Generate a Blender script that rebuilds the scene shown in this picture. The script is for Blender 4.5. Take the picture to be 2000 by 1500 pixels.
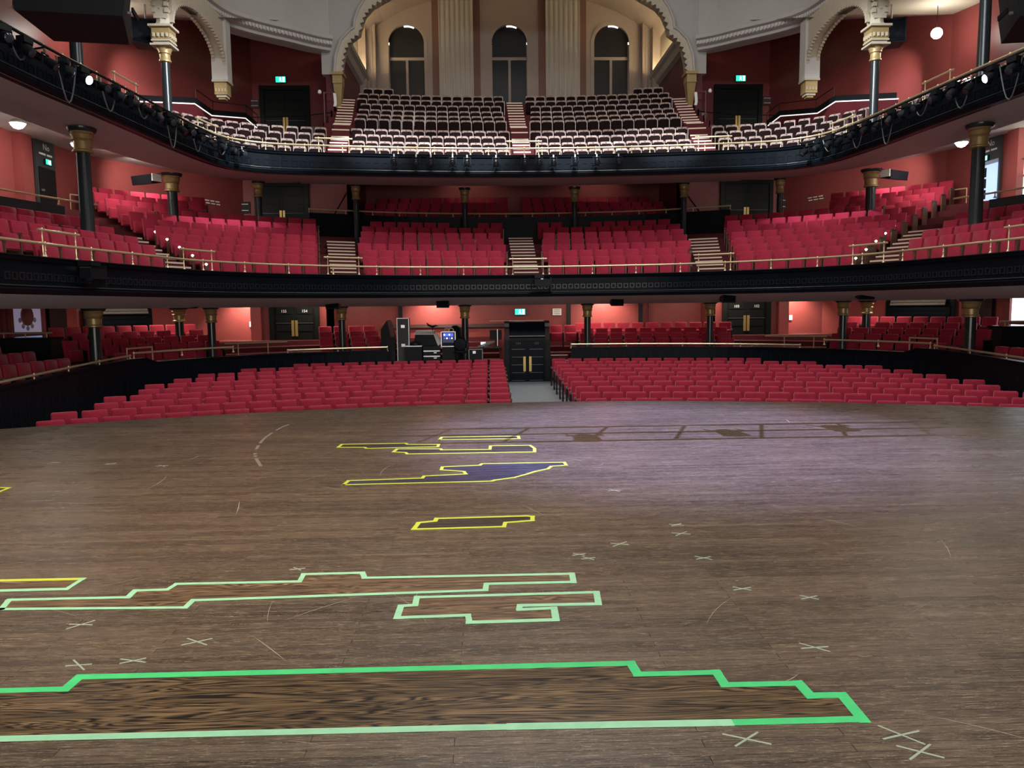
import bpy, math, random
from math import sin, cos, pi, radians, atan2, sqrt, hypot
from mathutils import Matrix, Vector
random.seed(7)
for o in list(bpy.data.objects):
    bpy.data.objects.remove(o)
COL = bpy.context.scene.collection
SC = bpy.context.scene

# ------------------------------------------------------------------ camera
YAW, PITCH, ROLL, CX = 0.0286, math.atan(0.1), 0.011, -1.3
cam_d = bpy.data.cameras.new('camera'); cam = bpy.data.objects.new('camera', cam_d); COL.objects.link(cam)
_f = Vector((sin(YAW) * cos(PITCH), cos(YAW) * cos(PITCH), -sin(PITCH))); _r = Vector((cos(YAW), -sin(YAW), 0)); _u = _r.cross(_f)
_r2 = _r * cos(ROLL) - _u * sin(ROLL); _u2 = _r * sin(ROLL) + _u * cos(ROLL)
cam.matrix_world = Matrix(((_r2.x, _u2.x, -_f.x, CX), (_r2.y, _u2.y, -_f.y, 0), (_r2.z, _u2.z, -_f.z, 1.6), (0, 0, 0, 1)))
cam_d.sensor_width = 36; cam_d.lens = 27; cam_d.clip_end = 200
SC.camera = cam

# ------------------------------------------------------------------ world, exposure
w = bpy.data.worlds.new('world'); SC.world = w; w.use_nodes = True
w.node_tree.nodes['Background'].inputs[0].default_value = (0.55, 0.6, 0.7, 1)
w.node_tree.nodes['Background'].inputs[1].default_value = 0.035
vs = SC.view_settings; vs.view_transform = 'Standard'; vs.look = 'None'; vs.gamma = 1; vs.use_curve_mapping = False
vs.exposure = 0.2

# ------------------------------------------------------------------ large lights of the house and added fill
def aim(o, t):
    o.rotation_euler = (Vector(t) - o.location).to_track_quat('-Z', 'Y').to_euler()
def area(name, loc, tgt, sx, sy, power, col=(1, 1, 1), spread=180):
    l = bpy.data.lights.new(name, 'AREA'); l.shape = 'RECTANGLE'; l.size = sx; l.size_y = sy; l.energy = power; l.color = col; l.spread = radians(spread)
    o = bpy.data.objects.new(name, l); COL.objects.link(o); o.location = loc; aim(o, tgt); return o
def spot(name, loc, tgt, power, ang, col=(1, 1, 1), blend=0.5, r=0.1):
    l = bpy.data.lights.new(name, 'SPOT'); l.energy = power; l.color = col; l.spot_size = radians(ang); l.spot_blend = blend; l.shadow_soft_size = r
    o = bpy.data.objects.new(name, l); COL.objects.link(o); o.location = loc; aim(o, tgt); return o
COOL = (0.86, 0.93, 1.0); WARM = (1.0, 0.80, 0.60); NEUT = (1.0, 0.93, 0.86)
# stage work lights over the stage
area('stage_worklight', (-3.5, 2.5, 9.5), (-3.5, 4.5, 0), 5, 1.2, 300, NEUT)
area('stage_worklight', (4.5, 3.0, 9.5), (4.5, 4.5, 0), 5, 1.2, 270, NEUT)
# unseen fill added behind the camera to brighten soffits, walls and seat fronts
area('stage_rear_fill', (0, -2.8, 1.6), (0, 25, 4.0), 16, 1.6, 800, NEUT)
spot('stage_warm_spot', (-5.5, 2.0, 10.0), (-3.8, 6.8, 0), 2900, 50, (1, .78, .55), 0.9, 0.3)
spot('stage_warm_spot', (6.5, 3.0, 10.0), (3.2, 6.0, 0), 900, 60, (1, .84, .68), 0.9, 0.3)
# front truss washing the house
area('house_front_wash', (1.5, 11.5, 15.0), (1.5, 25, 1.5), 12, 1.5, 1000, COOL)
# house lights in the ceiling over the seats
area('house_ceiling_light', (0, 23.0, 18.3), (0, 23.2, 0), 9, 5, 1000, NEUT)
# overhead stage spots: violet-white pool at centre stage
spot('stage_spot', (-0.5, 14.5, 17.0), (1.0, 9.5, 0), 42000, 25, (0.42, 0.45, 1.0), 0.8, 0.02)
# gallery seat wash
for x_ in (-5.2, -1.75, 1.75, 5.2): spot('gallery_wash', (x_ * 1.1, 15, 15.5), (x_, 28.75, 7.45), 21000, 15, COOL, 0.35, 0.2)
spot('gallery_side_wash', (4, 15, 16.5), (-10.6, 27.5, 8.0), 24000, 22, COOL, 0.5, 0.2)
spot('gallery_side_wash', (-4, 15, 16.5), (10.6, 27.5, 8.0), 24000, 22, COOL, 0.5, 0.2)
for sg_ in (-1, 1):   # added spots that strengthen the side lamps' pools on the walls
    spot('gallery_pool_fill', (sg_ * 13.75, 28.3, 11.4), (sg_ * 14.15, 31.2, 9.7), 420, 80, NEUT, 0.9, 0.1)
    spot('balcony_pool_fill', (sg_ * 13.2, 27.2, 6.7), (sg_ * 14.4, 30.6, 6.2), 600, 75, NEUT, 0.9, 0.1)
    spot('balcony_pool_fill', (sg_ * 13.4, 22.4, 6.4), (sg_ * 15.5, 23.4, 5.6), 260, 90, NEUT, 0.9, 0.1)
# unseen fill added over the rear stalls; soft lamps over the rear balcony
for x_ in (-12.5, -7.5, -2.6, 2.6, 7.5, 12.5):
    area('stalls_fill_light', (x_, 29.4 if abs(x_) < 10 else 26.5, 2.22), (x_, 30.0 if abs(x_) < 10 else 27, 0), 2.6, 0.5, 60, (1, .84, .70))
for x_ in (-4.5, 4.5):
    area('rear_balcony_light', (x_, 36.5, 9.6), (x_, 38.2, 6), 4, 0.5, 130, WARM)
for sg_ in (-1, 1):
    area('side_balcony_light', (sg_ * 13.6, 26.5, 6.9), (sg_ * 14.6, 28.0, 4.5), 1.0, 4.0, 70, NEUT)
    area('corner_balcony_light', (sg_ * 10.5, 32.0, 7.2), (sg_ * 11.0, 34.5, 5), 3.0, 1.0, 60, NEUT)

# ------------------------------------------------------------------ materials
MATS = {}
def mat(name, base, rough=0.5, metal=0.0, emit=None, es=0.0, noise=0.0, scale=6.0, bump=0.0, sheen=0.0, coat=0.0):
    if name in MATS: return MATS[name]
    m = bpy.data.materials.new(name); m.use_nodes = True; nt = m.node_tree; b = nt.nodes['Principled BSDF']
    b.inputs['Base Color'].default_value = (*base, 1); b.inputs['Roughness'].default_value = rough; b.inputs['Metallic'].default_value = metal
    if sheen:
        b.inputs['Sheen Weight'].default_value = sheen; b.inputs['Sheen Roughness'].default_value = 0.4; b.inputs['Sheen Tint'].default_value = (1, .5, .55, 1)
    if coat: b.inputs['Coat Weight'].default_value = coat; b.inputs['Coat Roughness'].default_value = 0.2
    if emit: b.inputs['Emission Color'].default_value = (*emit, 1); b.inputs['Emission Strength'].default_value = es
    if noise:
        tc = nt.nodes.new('ShaderNodeNewGeometry'); n = nt.nodes.new('ShaderNodeTexNoise'); n.inputs['Scale'].default_value = scale; n.inputs['Detail'].default_value = 5
        nt.links.new(tc.outputs['Position'], n.inputs['Vector'])
        mx = nt.nodes.new('ShaderNodeMix'); mx.data_type = 'RGBA'
        mx.inputs['A'].default_value = (*[c * (1 - noise) for c in base], 1); mx.inputs['B'].default_value = (*[min(1, c * (1 + noise)) for c in base], 1)
        nt.links.new(n.outputs['Fac'], mx.inputs['Factor']); nt.links.new(mx.outputs['Result'], b.inputs['Base Color'])
        if bump:
            bp = nt.nodes.new('ShaderNodeBump'); bp.inputs['Strength'].default_value = bump; bp.inputs['Distance'].default_value = 0.01
            nt.links.new(n.outputs['Fac'], bp.inputs['Height']); nt.links.new(bp.outputs['Normal'], b.inputs['Normal'])
    MATS[name] = m; return m
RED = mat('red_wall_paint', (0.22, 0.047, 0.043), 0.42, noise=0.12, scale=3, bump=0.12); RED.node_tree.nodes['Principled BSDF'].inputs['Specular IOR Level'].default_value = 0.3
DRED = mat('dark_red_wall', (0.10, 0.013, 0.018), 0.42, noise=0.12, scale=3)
PLUSH = mat('red_plush', (0.40, 0.012, 0.040), 0.85, noise=0.25, scale=9, sheen=0.9)
PLUSH2 = mat('balcony_plush', (0.38, 0.011, 0.040), 0.85, noise=0.25, scale=9, sheen=0.6)
BLACK = mat('black_lacquer', (0.0045, 0.007, 0.0105), 0.34, noise=0.3, scale=2); BLACK.node_tree.nodes['Principled BSDF'].inputs['Specular IOR Level'].default_value = 0.08
MATTE = mat('matt_black', (0.007, 0.008, 0.010), 0.5); MATTE.node_tree.nodes['Principled BSDF'].inputs['Specular IOR Level'].default_value = 0.25
GREY = mat('dark_grey_panel', (0.035, 0.045, 0.05), 0.4)
CREAM = mat('cream_plaster', (0.40, 0.33, 0.29), 0.6, noise=0.08, scale=2)
PINK = mat('soffit_plaster', (0.52, 0.50, 0.465), 0.6, noise=0.06, scale=1.5)
WHITE = mat('grey_white_plaster', (0.42, 0.40, 0.37), 0.6, noise=0.06, scale=2)
CEIL = mat('ceiling_cream', (0.50, 0.45, 0.34), 0.7, noise=0.05, scale=2)
GOLD = mat('gold_paint', (0.42, 0.30, 0.13), 0.38, metal=0.35, noise=0.25, scale=14)
STONE = mat('painted_ornament', (0.46, 0.40, 0.30), 0.55, noise=0.15, scale=8)
BRASS = mat('polished_brass', (0.86, 0.70, 0.42), 0.32, metal=0.62)
IRON = mat('painted_iron_column', (0.022, 0.028, 0.03), 0.25)
WOOD = mat('seat_wood', (0.15, 0.085, 0.055), 0.35, noise=0.25, scale=20, coat=0.3)
PALEWOOD = mat('bentwood', (0.42, 0.31, 0.275), 0.25, noise=0.15, scale=15, coat=0.5)
BRNPLUSH = mat('brown_seat_pad', (0.011, 0.005, 0.005), 0.9, noise=0.2, scale=12); BRNPLUSH.node_tree.nodes['Principled BSDF'].inputs['Specular IOR Level'].default_value = 0.1
CARPET = mat('dark_red_carpet', (0.10, 0.012, 0.016), 0.95, noise=0.3, scale=40)
NOSE = mat('pale_step_nosing', (0.78, 0.62, 0.46), 0.45)
AISLE = mat('grey_aisle_floor', (0.30, 0.33, 0.35), 0.45, noise=0.15, scale=4)
DOORM = mat('black_door_paint', (0.010, 0.012, 0.011), 0.36); DOORM.node_tree.nodes['Principled BSDF'].inputs['Specular IOR Level'].default_value = 0.1
GLASS = mat('dark_glass', (0.010, 0.010, 0.012), 0.5)
CHROME = mat('steel', (0.6, 0.62, 0.64), 0.3, metal=1.0)
ALU = mat('aluminium_edge', (0.75, 0.76, 0.76), 0.35, metal=0.7)
PAPER = mat('white_paper', (0.8, 0.8, 0.75), 0.7)
EXITG = mat('exit_sign_green', (0.02, 0.5, 0.3), 0.4, emit=(0.02, 0.75, 0.42), es=1.6)
EXITW = mat('exit_sign_white', (0.8, 1, 0.9), 0.4, emit=(0.75, 1, 0.9), es=2.2)
LAMP = mat('lit_globe', (1, 1, 1), 0.4, emit=(1, 0.95, 0.86), es=75)
LAMPS = mat('lit_lens', (1, 1, 1), 0.3, emit=(0.72, 0.9, 1), es=7)
DAY = mat('daylit_glass', (0.9, 0.95, 1), 0.3, emit=(0.75, 0.92, 1.0), es=2.2)
DAYB = mat('daylit_blue_glass', (0.5, 0.6, 0.9), 0.3, emit=(0.35, 0.55, 0.95), es=0.9)
SCREEN = mat('blue_screen', (0.02, 0.03, 0.2), 0.3, emit=(0.05, 0.12, 0.9), es=1.2)
LEDW = mat('white_indicator', (1, 1, 1), 0.3, emit=(0.9, 0.93, 1), es=3)
STRIP = mat('lit_edge_strip', (1, 1, 1), 0.4, emit=(1, 0.93, 0.85), es=1.1)
STEPL = mat('step_light', (1, 1, 1), 0.4, emit=(1, 0.95, 0.85), es=2.5)
GREEN = mat('green_tape', (0.06, 0.62, 0.20), 0.55, noise=0.2, scale=12)
MINT = mat('mint_tape', (0.33, 0.68, 0.42), 0.55, noise=0.2, scale=12)
YELLOW = mat('yellow_tape', (0.55, 0.66, 0.05), 0.55, noise=0.15, scale=12)
CHALK = mat('chalk_white', (0.55, 0.53, 0.48), 0.8)

def stage_wood():
    m = bpy.data.materials.new('worn_stage_boards'); m.use_nodes = True; nt = m.node_tree; N = nt.nodes.new; L = nt.links.new; b = nt.nodes['Principled BSDF']
    g = N('ShaderNodeNewGeometry')
    def mapping(s, r=(0, 0, 0)):
        mp = N('ShaderNodeMapping'); mp.inputs['Scale'].default_value = s; mp.inputs['Rotation'].default_value = r; L(g.outputs['Position'], mp.inputs['Vector']); return mp.outputs[0]
    def noise(vec, sc, det=4, rough=0.55, dist=0.0):
        n = N('ShaderNodeTexNoise'); n.inputs['Scale'].default_value = sc; n.inputs['Detail'].default_value = det; n.inputs['Roughness'].default_value = rough; n.inputs['Distortion'].default_value = dist; L(vec, n.inputs['Vector']); return n.outputs['Fac']
    def ramp(fac, pts):
        r = N('ShaderNodeValToRGB'); e = r.color_ramp.elements
        while len(e) < len(pts): e.new(0.5)
        for i, (p, c) in enumerate(pts): e[i].position = p; e[i].color = (*c, 1) if len(c) == 3 else c
        L(fac, r.inputs[0]); return r.outputs[0]
    def mix(a, c, fac, mode='MIX'):
        x = N('ShaderNodeMix'); x.data_type = 'RGBA'; x.blend_type = mode
        if isinstance(a, tuple): x.inputs['A'].default_value = (*a, 1)
        else: L(a, x.inputs['A'])
        if isinstance(c, tuple): x.inputs['B'].default_value = (*c, 1)
        else: L(c, x.inputs['B'])
        if isinstance(fac, float): x.inputs['Factor'].default_value = fac
        else: L(fac, x.inputs['Factor'])
        return x.outputs['Result']
    br = N('ShaderNodeTexBrick'); br.inputs['Scale'].default_value = 1; br.inputs['Brick Width'].default_value = 1.45; br.inputs['Row Height'].default_value = 0.0525
    br.inputs['Mortar Size'].default_value = 0.0022; br.inputs['Mortar Smooth'].default_value = 0.3; br.inputs['Color1'].default_value = (0.062, 0.048, 0.036, 1); br.inputs['Color2'].default_value = (0.112, 0.088, 0.064, 1)
    br.inputs['Mortar'].default_value = (0.042, 0.032, 0.026, 1); br.offset = 0.37; br.offset_frequency = 2
    L(mapping((1, 1, 1)), br.inputs['Vector'])
    col = br.outputs['Color']
    grain = noise(mapping((2.2, 42, 1)), 3.0, 6, 0.65, 0.3)
    col = mix(col, ramp(grain, [(0.3, (0.35, 0.33, 0.31)), (0.7, (1.75, 1.65, 1.55))]), 0.9, 'MULTIPLY')
    blot = noise(mapping((0.55, 0.9, 1)), 1.3, 6, 0.6)
    col = mix(col, ramp(blot, [(0.3, (0.7, 0.68, 0.66)), (0.7, (1.35, 1.28, 1.2))]), 0.9, 'MULTIPLY')
    worn = noise(mapping((3.5, 30, 1)), 2.0, 8, 0.7)
    col = mix(col, (0.27, 0.20, 0.125), ramp(worn, [(0.53, (0, 0, 0)), (0.66, (0.6, 0.6, 0.6))]))
    fleck = noise(mapping((9, 60, 1), (0, 0, 0.05)), 2.3, 5, 0.75)
    col = mix(col, (0.48, 0.43, 0.33), ramp(fleck, [(0.61, (0, 0, 0)), (0.67, (0.75, 0.75, 0.75))]))
    for rot, sc_ in ((0.25, (9, 95, 1)), (-0.45, (8, 80, 1)), (1.2, (7, 90, 1))):
        sn = noise(mapping(sc_, (0, 0, rot)), 1.6, 3, 0.6)
        col = mix(col, (0.40, 0.345, 0.26), ramp(sn, [(0.63, (0, 0, 0)), (0.68, (0.55, 0.55, 0.55))]))
    spk = noise(mapping((30, 34, 1)), 3.0, 3, 0.6)
    col = mix(col, (0.32, 0.28, 0.21), ramp(spk, [(0.60, (0, 0, 0)), (0.68, (0.5, 0.5, 0.5))]))
    L(col, b.inputs['Base Color'])
    rr = ramp(noise(mapping((1.2, 6, 1)), 2.0, 5), [(0.3, (0.22, 0.22, 0.22)), (0.7, (0.40, 0.40, 0.40))]); L(rr, b.inputs['Roughness'])
    b.inputs['Specular IOR Level'].default_value = 0.5
    bp = N('ShaderNodeBump'); bp.inputs['Strength'].default_value = 0.25; bp.inputs['Distance'].default_value = 0.004; L(grain, bp.inputs['Height']); L(bp.outputs['Normal'], b.inputs['Normal'])
    return m
STAGEW = stage_wood()
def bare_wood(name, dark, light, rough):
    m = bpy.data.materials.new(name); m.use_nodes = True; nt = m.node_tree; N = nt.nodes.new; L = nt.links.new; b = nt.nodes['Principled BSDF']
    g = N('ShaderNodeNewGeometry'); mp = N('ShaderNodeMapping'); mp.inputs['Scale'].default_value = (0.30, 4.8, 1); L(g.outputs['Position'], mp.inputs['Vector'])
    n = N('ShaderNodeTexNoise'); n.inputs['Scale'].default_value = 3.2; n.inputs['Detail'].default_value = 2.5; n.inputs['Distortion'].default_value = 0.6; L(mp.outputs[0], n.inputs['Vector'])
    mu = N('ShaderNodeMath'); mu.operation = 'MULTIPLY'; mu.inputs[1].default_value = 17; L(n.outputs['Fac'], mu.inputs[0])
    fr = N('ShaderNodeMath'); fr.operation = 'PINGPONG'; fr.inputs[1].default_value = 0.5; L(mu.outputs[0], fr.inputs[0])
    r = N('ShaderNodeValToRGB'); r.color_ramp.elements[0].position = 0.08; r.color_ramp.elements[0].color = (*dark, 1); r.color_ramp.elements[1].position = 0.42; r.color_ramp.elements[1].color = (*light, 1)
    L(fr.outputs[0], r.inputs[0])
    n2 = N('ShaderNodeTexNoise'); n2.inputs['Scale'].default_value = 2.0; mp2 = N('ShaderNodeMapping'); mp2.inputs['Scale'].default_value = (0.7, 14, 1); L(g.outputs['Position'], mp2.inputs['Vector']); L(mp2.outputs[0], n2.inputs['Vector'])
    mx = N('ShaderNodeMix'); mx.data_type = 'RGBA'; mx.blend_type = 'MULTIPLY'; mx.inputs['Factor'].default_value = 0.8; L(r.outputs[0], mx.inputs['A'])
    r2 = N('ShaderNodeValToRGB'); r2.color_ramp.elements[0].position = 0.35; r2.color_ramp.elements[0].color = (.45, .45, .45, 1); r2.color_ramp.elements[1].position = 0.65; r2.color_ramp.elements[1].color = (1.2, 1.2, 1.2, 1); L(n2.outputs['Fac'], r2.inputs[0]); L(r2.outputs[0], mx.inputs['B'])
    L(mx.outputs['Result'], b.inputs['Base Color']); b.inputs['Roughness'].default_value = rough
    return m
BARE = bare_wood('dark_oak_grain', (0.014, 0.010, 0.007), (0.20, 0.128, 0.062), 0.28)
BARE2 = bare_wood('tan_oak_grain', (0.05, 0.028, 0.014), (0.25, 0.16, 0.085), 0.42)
SHEENP = bare_wood('violet_sheen_patch', (0.05, 0.05, 0.075), (0.085, 0.085, 0.12), 0.22)  # blue tint stands in for violet stage light reflected in the varnish
DULLP = bare_wood('dull_brown_patch', (0.035, 0.027, 0.023), (0.085, 0.066, 0.055), 0.3)

# ------------------------------------------------------------------ mesh helpers
class MB:
    def __init__(s): s.v = []; s.f = []; s.mi = []; s.cur = 0
    def add(s, vs, fs):
        b = len(s.v); s.v += [tuple(x) for x in vs]; s.f += [tuple(i + b for i in f) for f in fs]; s.mi += [s.cur] * len(fs); return s
    def box(s, c, d, rz=0.0, rx=0.0):
        x, y, z = d[0] / 2, d[1] / 2, d[2] / 2; out = []
        for a in (-1, 1):
            for b_ in (-1, 1):
                for e in (-1, 1):
                    p = (a * x, b_ * y, e * z)
                    if rx: p = (p[0], p[1] * cos(rx) - p[2] * sin(rx), p[1] * sin(rx) + p[2] * cos(rx))
                    if rz: p = (p[0] * cos(rz) - p[1] * sin(rz), p[0] * sin(rz) + p[1] * cos(rz), p[2])
                    out.append((p[0] + c[0], p[1] + c[1], p[2] + c[2]))
        return s.add(out, [(0, 1, 3, 2), (4, 6, 7, 5), (0, 4, 5, 1), (2, 3, 7, 6), (0, 2, 6, 4), (1, 5, 7, 3)])
    def prism(s, poly, z0, z1):          # polygon in XY
        n = len(poly); return s.add([(x, y, z0) for x, y in poly] + [(x, y, z1) for x, y in poly], [tuple(range(n - 1, -1, -1)), tuple(range(n, 2 * n))] + [(i, (i + 1) % n, n + (i + 1) % n, n + i) for i in range(n)])
    def prismxz(s, poly, y0, y1):        # polygon in XZ
        n = len(poly); return s.add([(x, y0, z) for x, z in poly] + [(x, y1, z) for x, z in poly], [tuple(range(n)), tuple(range(2 * n - 1, n - 1, -1))] + [(i, n + i, n + (i + 1) % n, (i + 1) % n) for i in range(n)])
    def tube(s, pts, r, n=8, caps=True):
        pts = [Vector(p) for p in pts]; vs = []; fs = []; up = Vector((0, 0, 1))
        for i, p in enumerate(pts):
            a = pts[max(0, i - 1)]; b_ = pts[min(len(pts) - 1, i + 1)]; t = (b_ - a).normalized()
            x = t.cross(up)
            if x.length < 1e-3: x = Vector((1, 0, 0))
            x.normalize(); y = t.cross(x)
            rr = r[i] if isinstance(r, (list, tuple)) else r
            for k in range(n):
                q = p + (x * cos(2 * pi * k / n) + y * sin(2 * pi * k / n)) * rr; vs.append(q)
        m = len(pts)
        for i in range(m - 1):
            for k in range(n): fs.append((i * n + k, i * n + (k + 1) % n, (i + 1) * n + (k + 1) % n, (i + 1) * n + k))
        if caps: fs.append(tuple(range(n - 1, -1, -1))); fs.append(tuple((m - 1) * n + k for k in range(n)))
        return s.add(vs, fs)
    def lathe(s, prof, c=(0, 0, 0), n=14):
        vs = []; fs = []
        for r, z in prof:
            for k in range(n): vs.append((c[0] + r * cos(2 * pi * k / n), c[1] + r * sin(2 * pi * k / n), c[2] + z))
        m = len(prof)
        for i in range(m - 1):
            for k in range(n): fs.append((i * n + k, i * n + (k + 1) % n, (i + 1) * n + (k + 1) % n, (i + 1) * n + k))
        fs.append(tuple(range(n - 1, -1, -1))); fs.append(tuple((m - 1) * n + k for k in range(n)))
        return s.add(vs, fs)
    def sweep(s, rows, closed=True):     # rows: list of cross sections (lists of points)
        n = len(rows[0]); m = len(rows); vs = [p for r in rows for p in r]; fs = []
        for i in range(m - 1):
            for k in range(n if closed else n - 1): fs.append((i * n + k, (i + 1) * n + k, (i + 1) * n + (k + 1) % n, i * n + (k + 1) % n))
        if closed: fs.append(tuple(range(n))); fs.append(tuple((m - 1) * n + k for k in range(n - 1, -1, -1)))
        return s.add(vs, fs)
    def merge(s, o, M):
        b = len(s.v); s.v += [tuple(M @ Vector(p)) for p in o.v]; s.f += [tuple(i + b for i in f) for f in o.f]; s.mi += list(o.mi); return s
    def mesh(s, name, m, smooth=False):
        me = bpy.data.meshes.new(name); me.from_pydata(s.v, [], s.f)
        ms = m if isinstance(m, (list, tuple)) else [m]
        for k in ms: me.materials.append(k)
        if len(ms) > 1: me.polygons.foreach_set('material_index', s.mi)
        if smooth:
            me.polygons.foreach_set('use_smooth', [True] * len(me.polygons)); me.set_sharp_from_angle(angle=radians(40))
        me.update(); return me
    def build(s, name, m, parent=None, smooth=False, loc=None, rz=None):
        return link(name, s.mesh(name, m, smooth), parent, loc, rz)
def link(name, data, parent=None, loc=None, rz=None):
    o = bpy.data.objects.new(name, data); COL.objects.link(o)
    if parent: o.parent = parent
    if loc is not None: o.location = loc
    if rz is not None: o.rotation_euler = (0, 0, rz)
    return o
def tag(o, label, cat=None, group=None, kind=None):
    o['label'] = label
    if cat: o['category'] = cat
    if group: o['group'] = group
    if kind: o['kind'] = kind
    return o
def thing(name, label, cat, loc=(0, 0, 0), rz=0.0, group=None):
    return tag(link(name, None, None, loc, rz), label, cat, group)
def struct(name, label=None, obj=None):
    o = obj or link(name, None); o['kind'] = 'structure'
    if label: o['label'] = label
    return o
def text(body, size, m, parent, M):
    c = bpy.data.curves.new('lettering', 'FONT'); c.body = body; c.size = size; c.align_x = 'CENTER'; c.align_y = 'CENTER'; c.extrude = 0.002; c.resolution_u = 2
    tmp = bpy.data.objects.new('tmp', c); COL.objects.link(tmp); bpy.context.view_layer.update()
    me = bpy.data.meshes.new_from_object(tmp.evaluated_get(bpy.context.evaluated_depsgraph_get())); bpy.data.objects.remove(tmp); bpy.data.curves.remove(c)
    me.materials.clear(); me.materials.append(m); o = link('lettering', me, parent); o.matrix_local = M; return o
ORD = 'zeroth first second third fourth fifth sixth seventh eighth ninth tenth eleventh twelfth thirteenth fourteenth fifteenth sixteenth seventeenth eighteenth nineteenth twentieth'.split()
TENS = {20: 'twenty', 30: 'thirty', 40: 'forty'}
def ordinal(n):
    if n <= 20: return ORD[n]
    t, r = n // 10 * 10, n % 10
    return TENS[t][:-1] + 'ieth' if r == 0 else TENS[t] + '-' + ORD[r]

# ------------------------------------------------------------------ plan curves
def catmull(P, n=14):
    out = []
    for i in range(len(P) - 1):
        p0 = P[max(0, i - 1)]; p1 = P[i]; p2 = P[i + 1]; p3 = P[min(len(P) - 1, i + 2)]
        for k in range(n):
            t = k / n
            out.append(tuple(0.5 * (2 * p1[j] + (p2[j] - p0[j]) * t + (2 * p0[j] - 5 * p1[j] + 4 * p2[j] - p3[j]) * t * t + (3 * p1[j] - p0[j] - 3 * p2[j] + p3[j]) * t ** 3) for j in (0, 1)))
    out.append(tuple(P[-1])); return out
class Curve:
    def __init__(s, half, phi=None, step=0.25):
        P = [(-x, y) for x, y in half[::-1]] + [tuple(p) for p in half[1:]]
        P = catmull(P); d = [0]
        for a, b in zip(P, P[1:]): d.append(d[-1] + hypot(b[0] - a[0], b[1] - a[1]))
        L = d[-1]; n = int(L / step); s.S = [-L / 2 + L * i / n for i in range(n + 1)]; s.P = []; j = 0
        for t in s.S:
            t += L / 2
            while j < len(d) - 2 and d[j + 1] < t: j += 1
            k = (t - d[j]) / max(1e-9, d[j + 1] - d[j]); s.P.append((P[j][0] + (P[j + 1][0] - P[j][0]) * k, P[j][1] + (P[j + 1][1] - P[j][1]) * k))
        s.N = []; s.D = []
        for i in range(n + 1):
            a = s.P[max(0, i - 1)]; b = s.P[min(n, i + 1)]; tx, ty = b[0] - a[0], b[1] - a[1]; l = hypot(tx, ty); s.N.append((-ty / l, tx / l))
        for i in range(n + 1):
            if phi:
                t = abs(s.S[i]); k = 0
                while k < len(phi) - 2 and phi[k + 1][0] < t: k += 1
                q = min(1, (t - phi[k][0]) / (phi[k + 1][0] - phi[k][0])); a = radians(phi[k][1] + (phi[k + 1][1] - phi[k][1]) * q); sg = 1 if s.S[i] > 0 else -1
                s.D.append((sg * sin(a), cos(a)))
            else: s.D.append(s.N[i])
        s.L = L; s.n = n
    def idx(s, t): return max(0, min(s.n, (t + s.L / 2) / s.L * s.n))
    def pt(s, t, o=0.0, dirs=True):
        f = s.idx(t); i = min(s.n - 1, int(f)); k = f - i; D = s.D if dirs else s.N
        q = lambda A: (A[i][0] + (A[i + 1][0] - A[i][0]) * k, A[i][1] + (A[i + 1][1] - A[i][1]) * k)
        p, d = q(s.P), q(D); return (p[0] + d[0] * o, p[1] + d[1] * o)
    def nrm(s, t, o=0.0):
        a = s.pt(t - 0.15, o); b = s.pt(t + 0.15, o); tx, ty = b[0] - a[0], b[1] - a[1]; l = hypot(tx, ty); return (-ty / l, tx / l)
    def find(s, x=None, y=None, side=1):        # base parameter whose point is nearest to (x, y)
        best = min((abs(p[0] - x) ** 2 + (0 if y is None else (p[1] - y) ** 2), t) for p, t in zip(s.P, s.S) if (y is not None or p[1] > 20)); return best[1]
    def rng(s, a, b, step=0.5):
        n = max(2, int((b - a) / step)); return [a + (b - a) * i / n for i in range(n + 1)]
def sweep_on(c, prof, a=None, b=None, dirs=True, step=0.5):
    a = c.S[0] if a is None else a; b = c.S[-1] if b is None else b
    return [[(*c.pt(t, o, dirs), z) for o, z in prof] for t in c.rng(a, b, step)]
T1 = Curve([(0, 25.5), (2.5, 25.3), (4.9, 24.6), (7.5, 22.8), (8.9, 20.7), (9.3, 18.8), (9.6, 17), (9.8, 15.5), (9.95, 13), (10.1, 9)],
           [(0, 0), (6.1, 11), (8.6, 27), (10.6, 50), (13, 72), (16, 83), (20, 88), (40, 89)])
T2 = Curve([(0, 27.4), (2.6, 27.3), (5.2, 27.0), (8.05, 26.5), (9.2, 25.9), (9.75, 24.9), (10.05, 22.6), (10.15, 20.7), (10.3, 18.3), (10.45, 16.3), (10.55, 12.5), (10.6, 9)],
           [(0, 0), (6.5, 7), (7.2, 7), (9.2, 18), (10.8, 45), (12.6, 76), (15, 87), (40, 89)])
Q = Curve([(0, 26.35), (2.4, 26.25), (4.5, 25.95), (6.8, 25.2), (8.6, 24.0), (9.9, 22.5), (10.7, 20.8), (10.9, 19), (10.9, 15), (10.9, 9)],
          [(0, 0), (6.8, 14), (9.5, 35), (12, 62), (14, 84), (40, 90)])
DR = Curve([(0, 36.4), (4, 36.1), (7.9, 34.9), (9.6, 33.65), (10.95, 32.5), (11.75, 31.3), (12.05, 29.2), (11.95, 27), (11.8, 24), (11.6, 20), (11.5, 14)])
Z1B, Z1T, Z2B, Z2T = 1.93, 2.66, 6.12, 6.87

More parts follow.
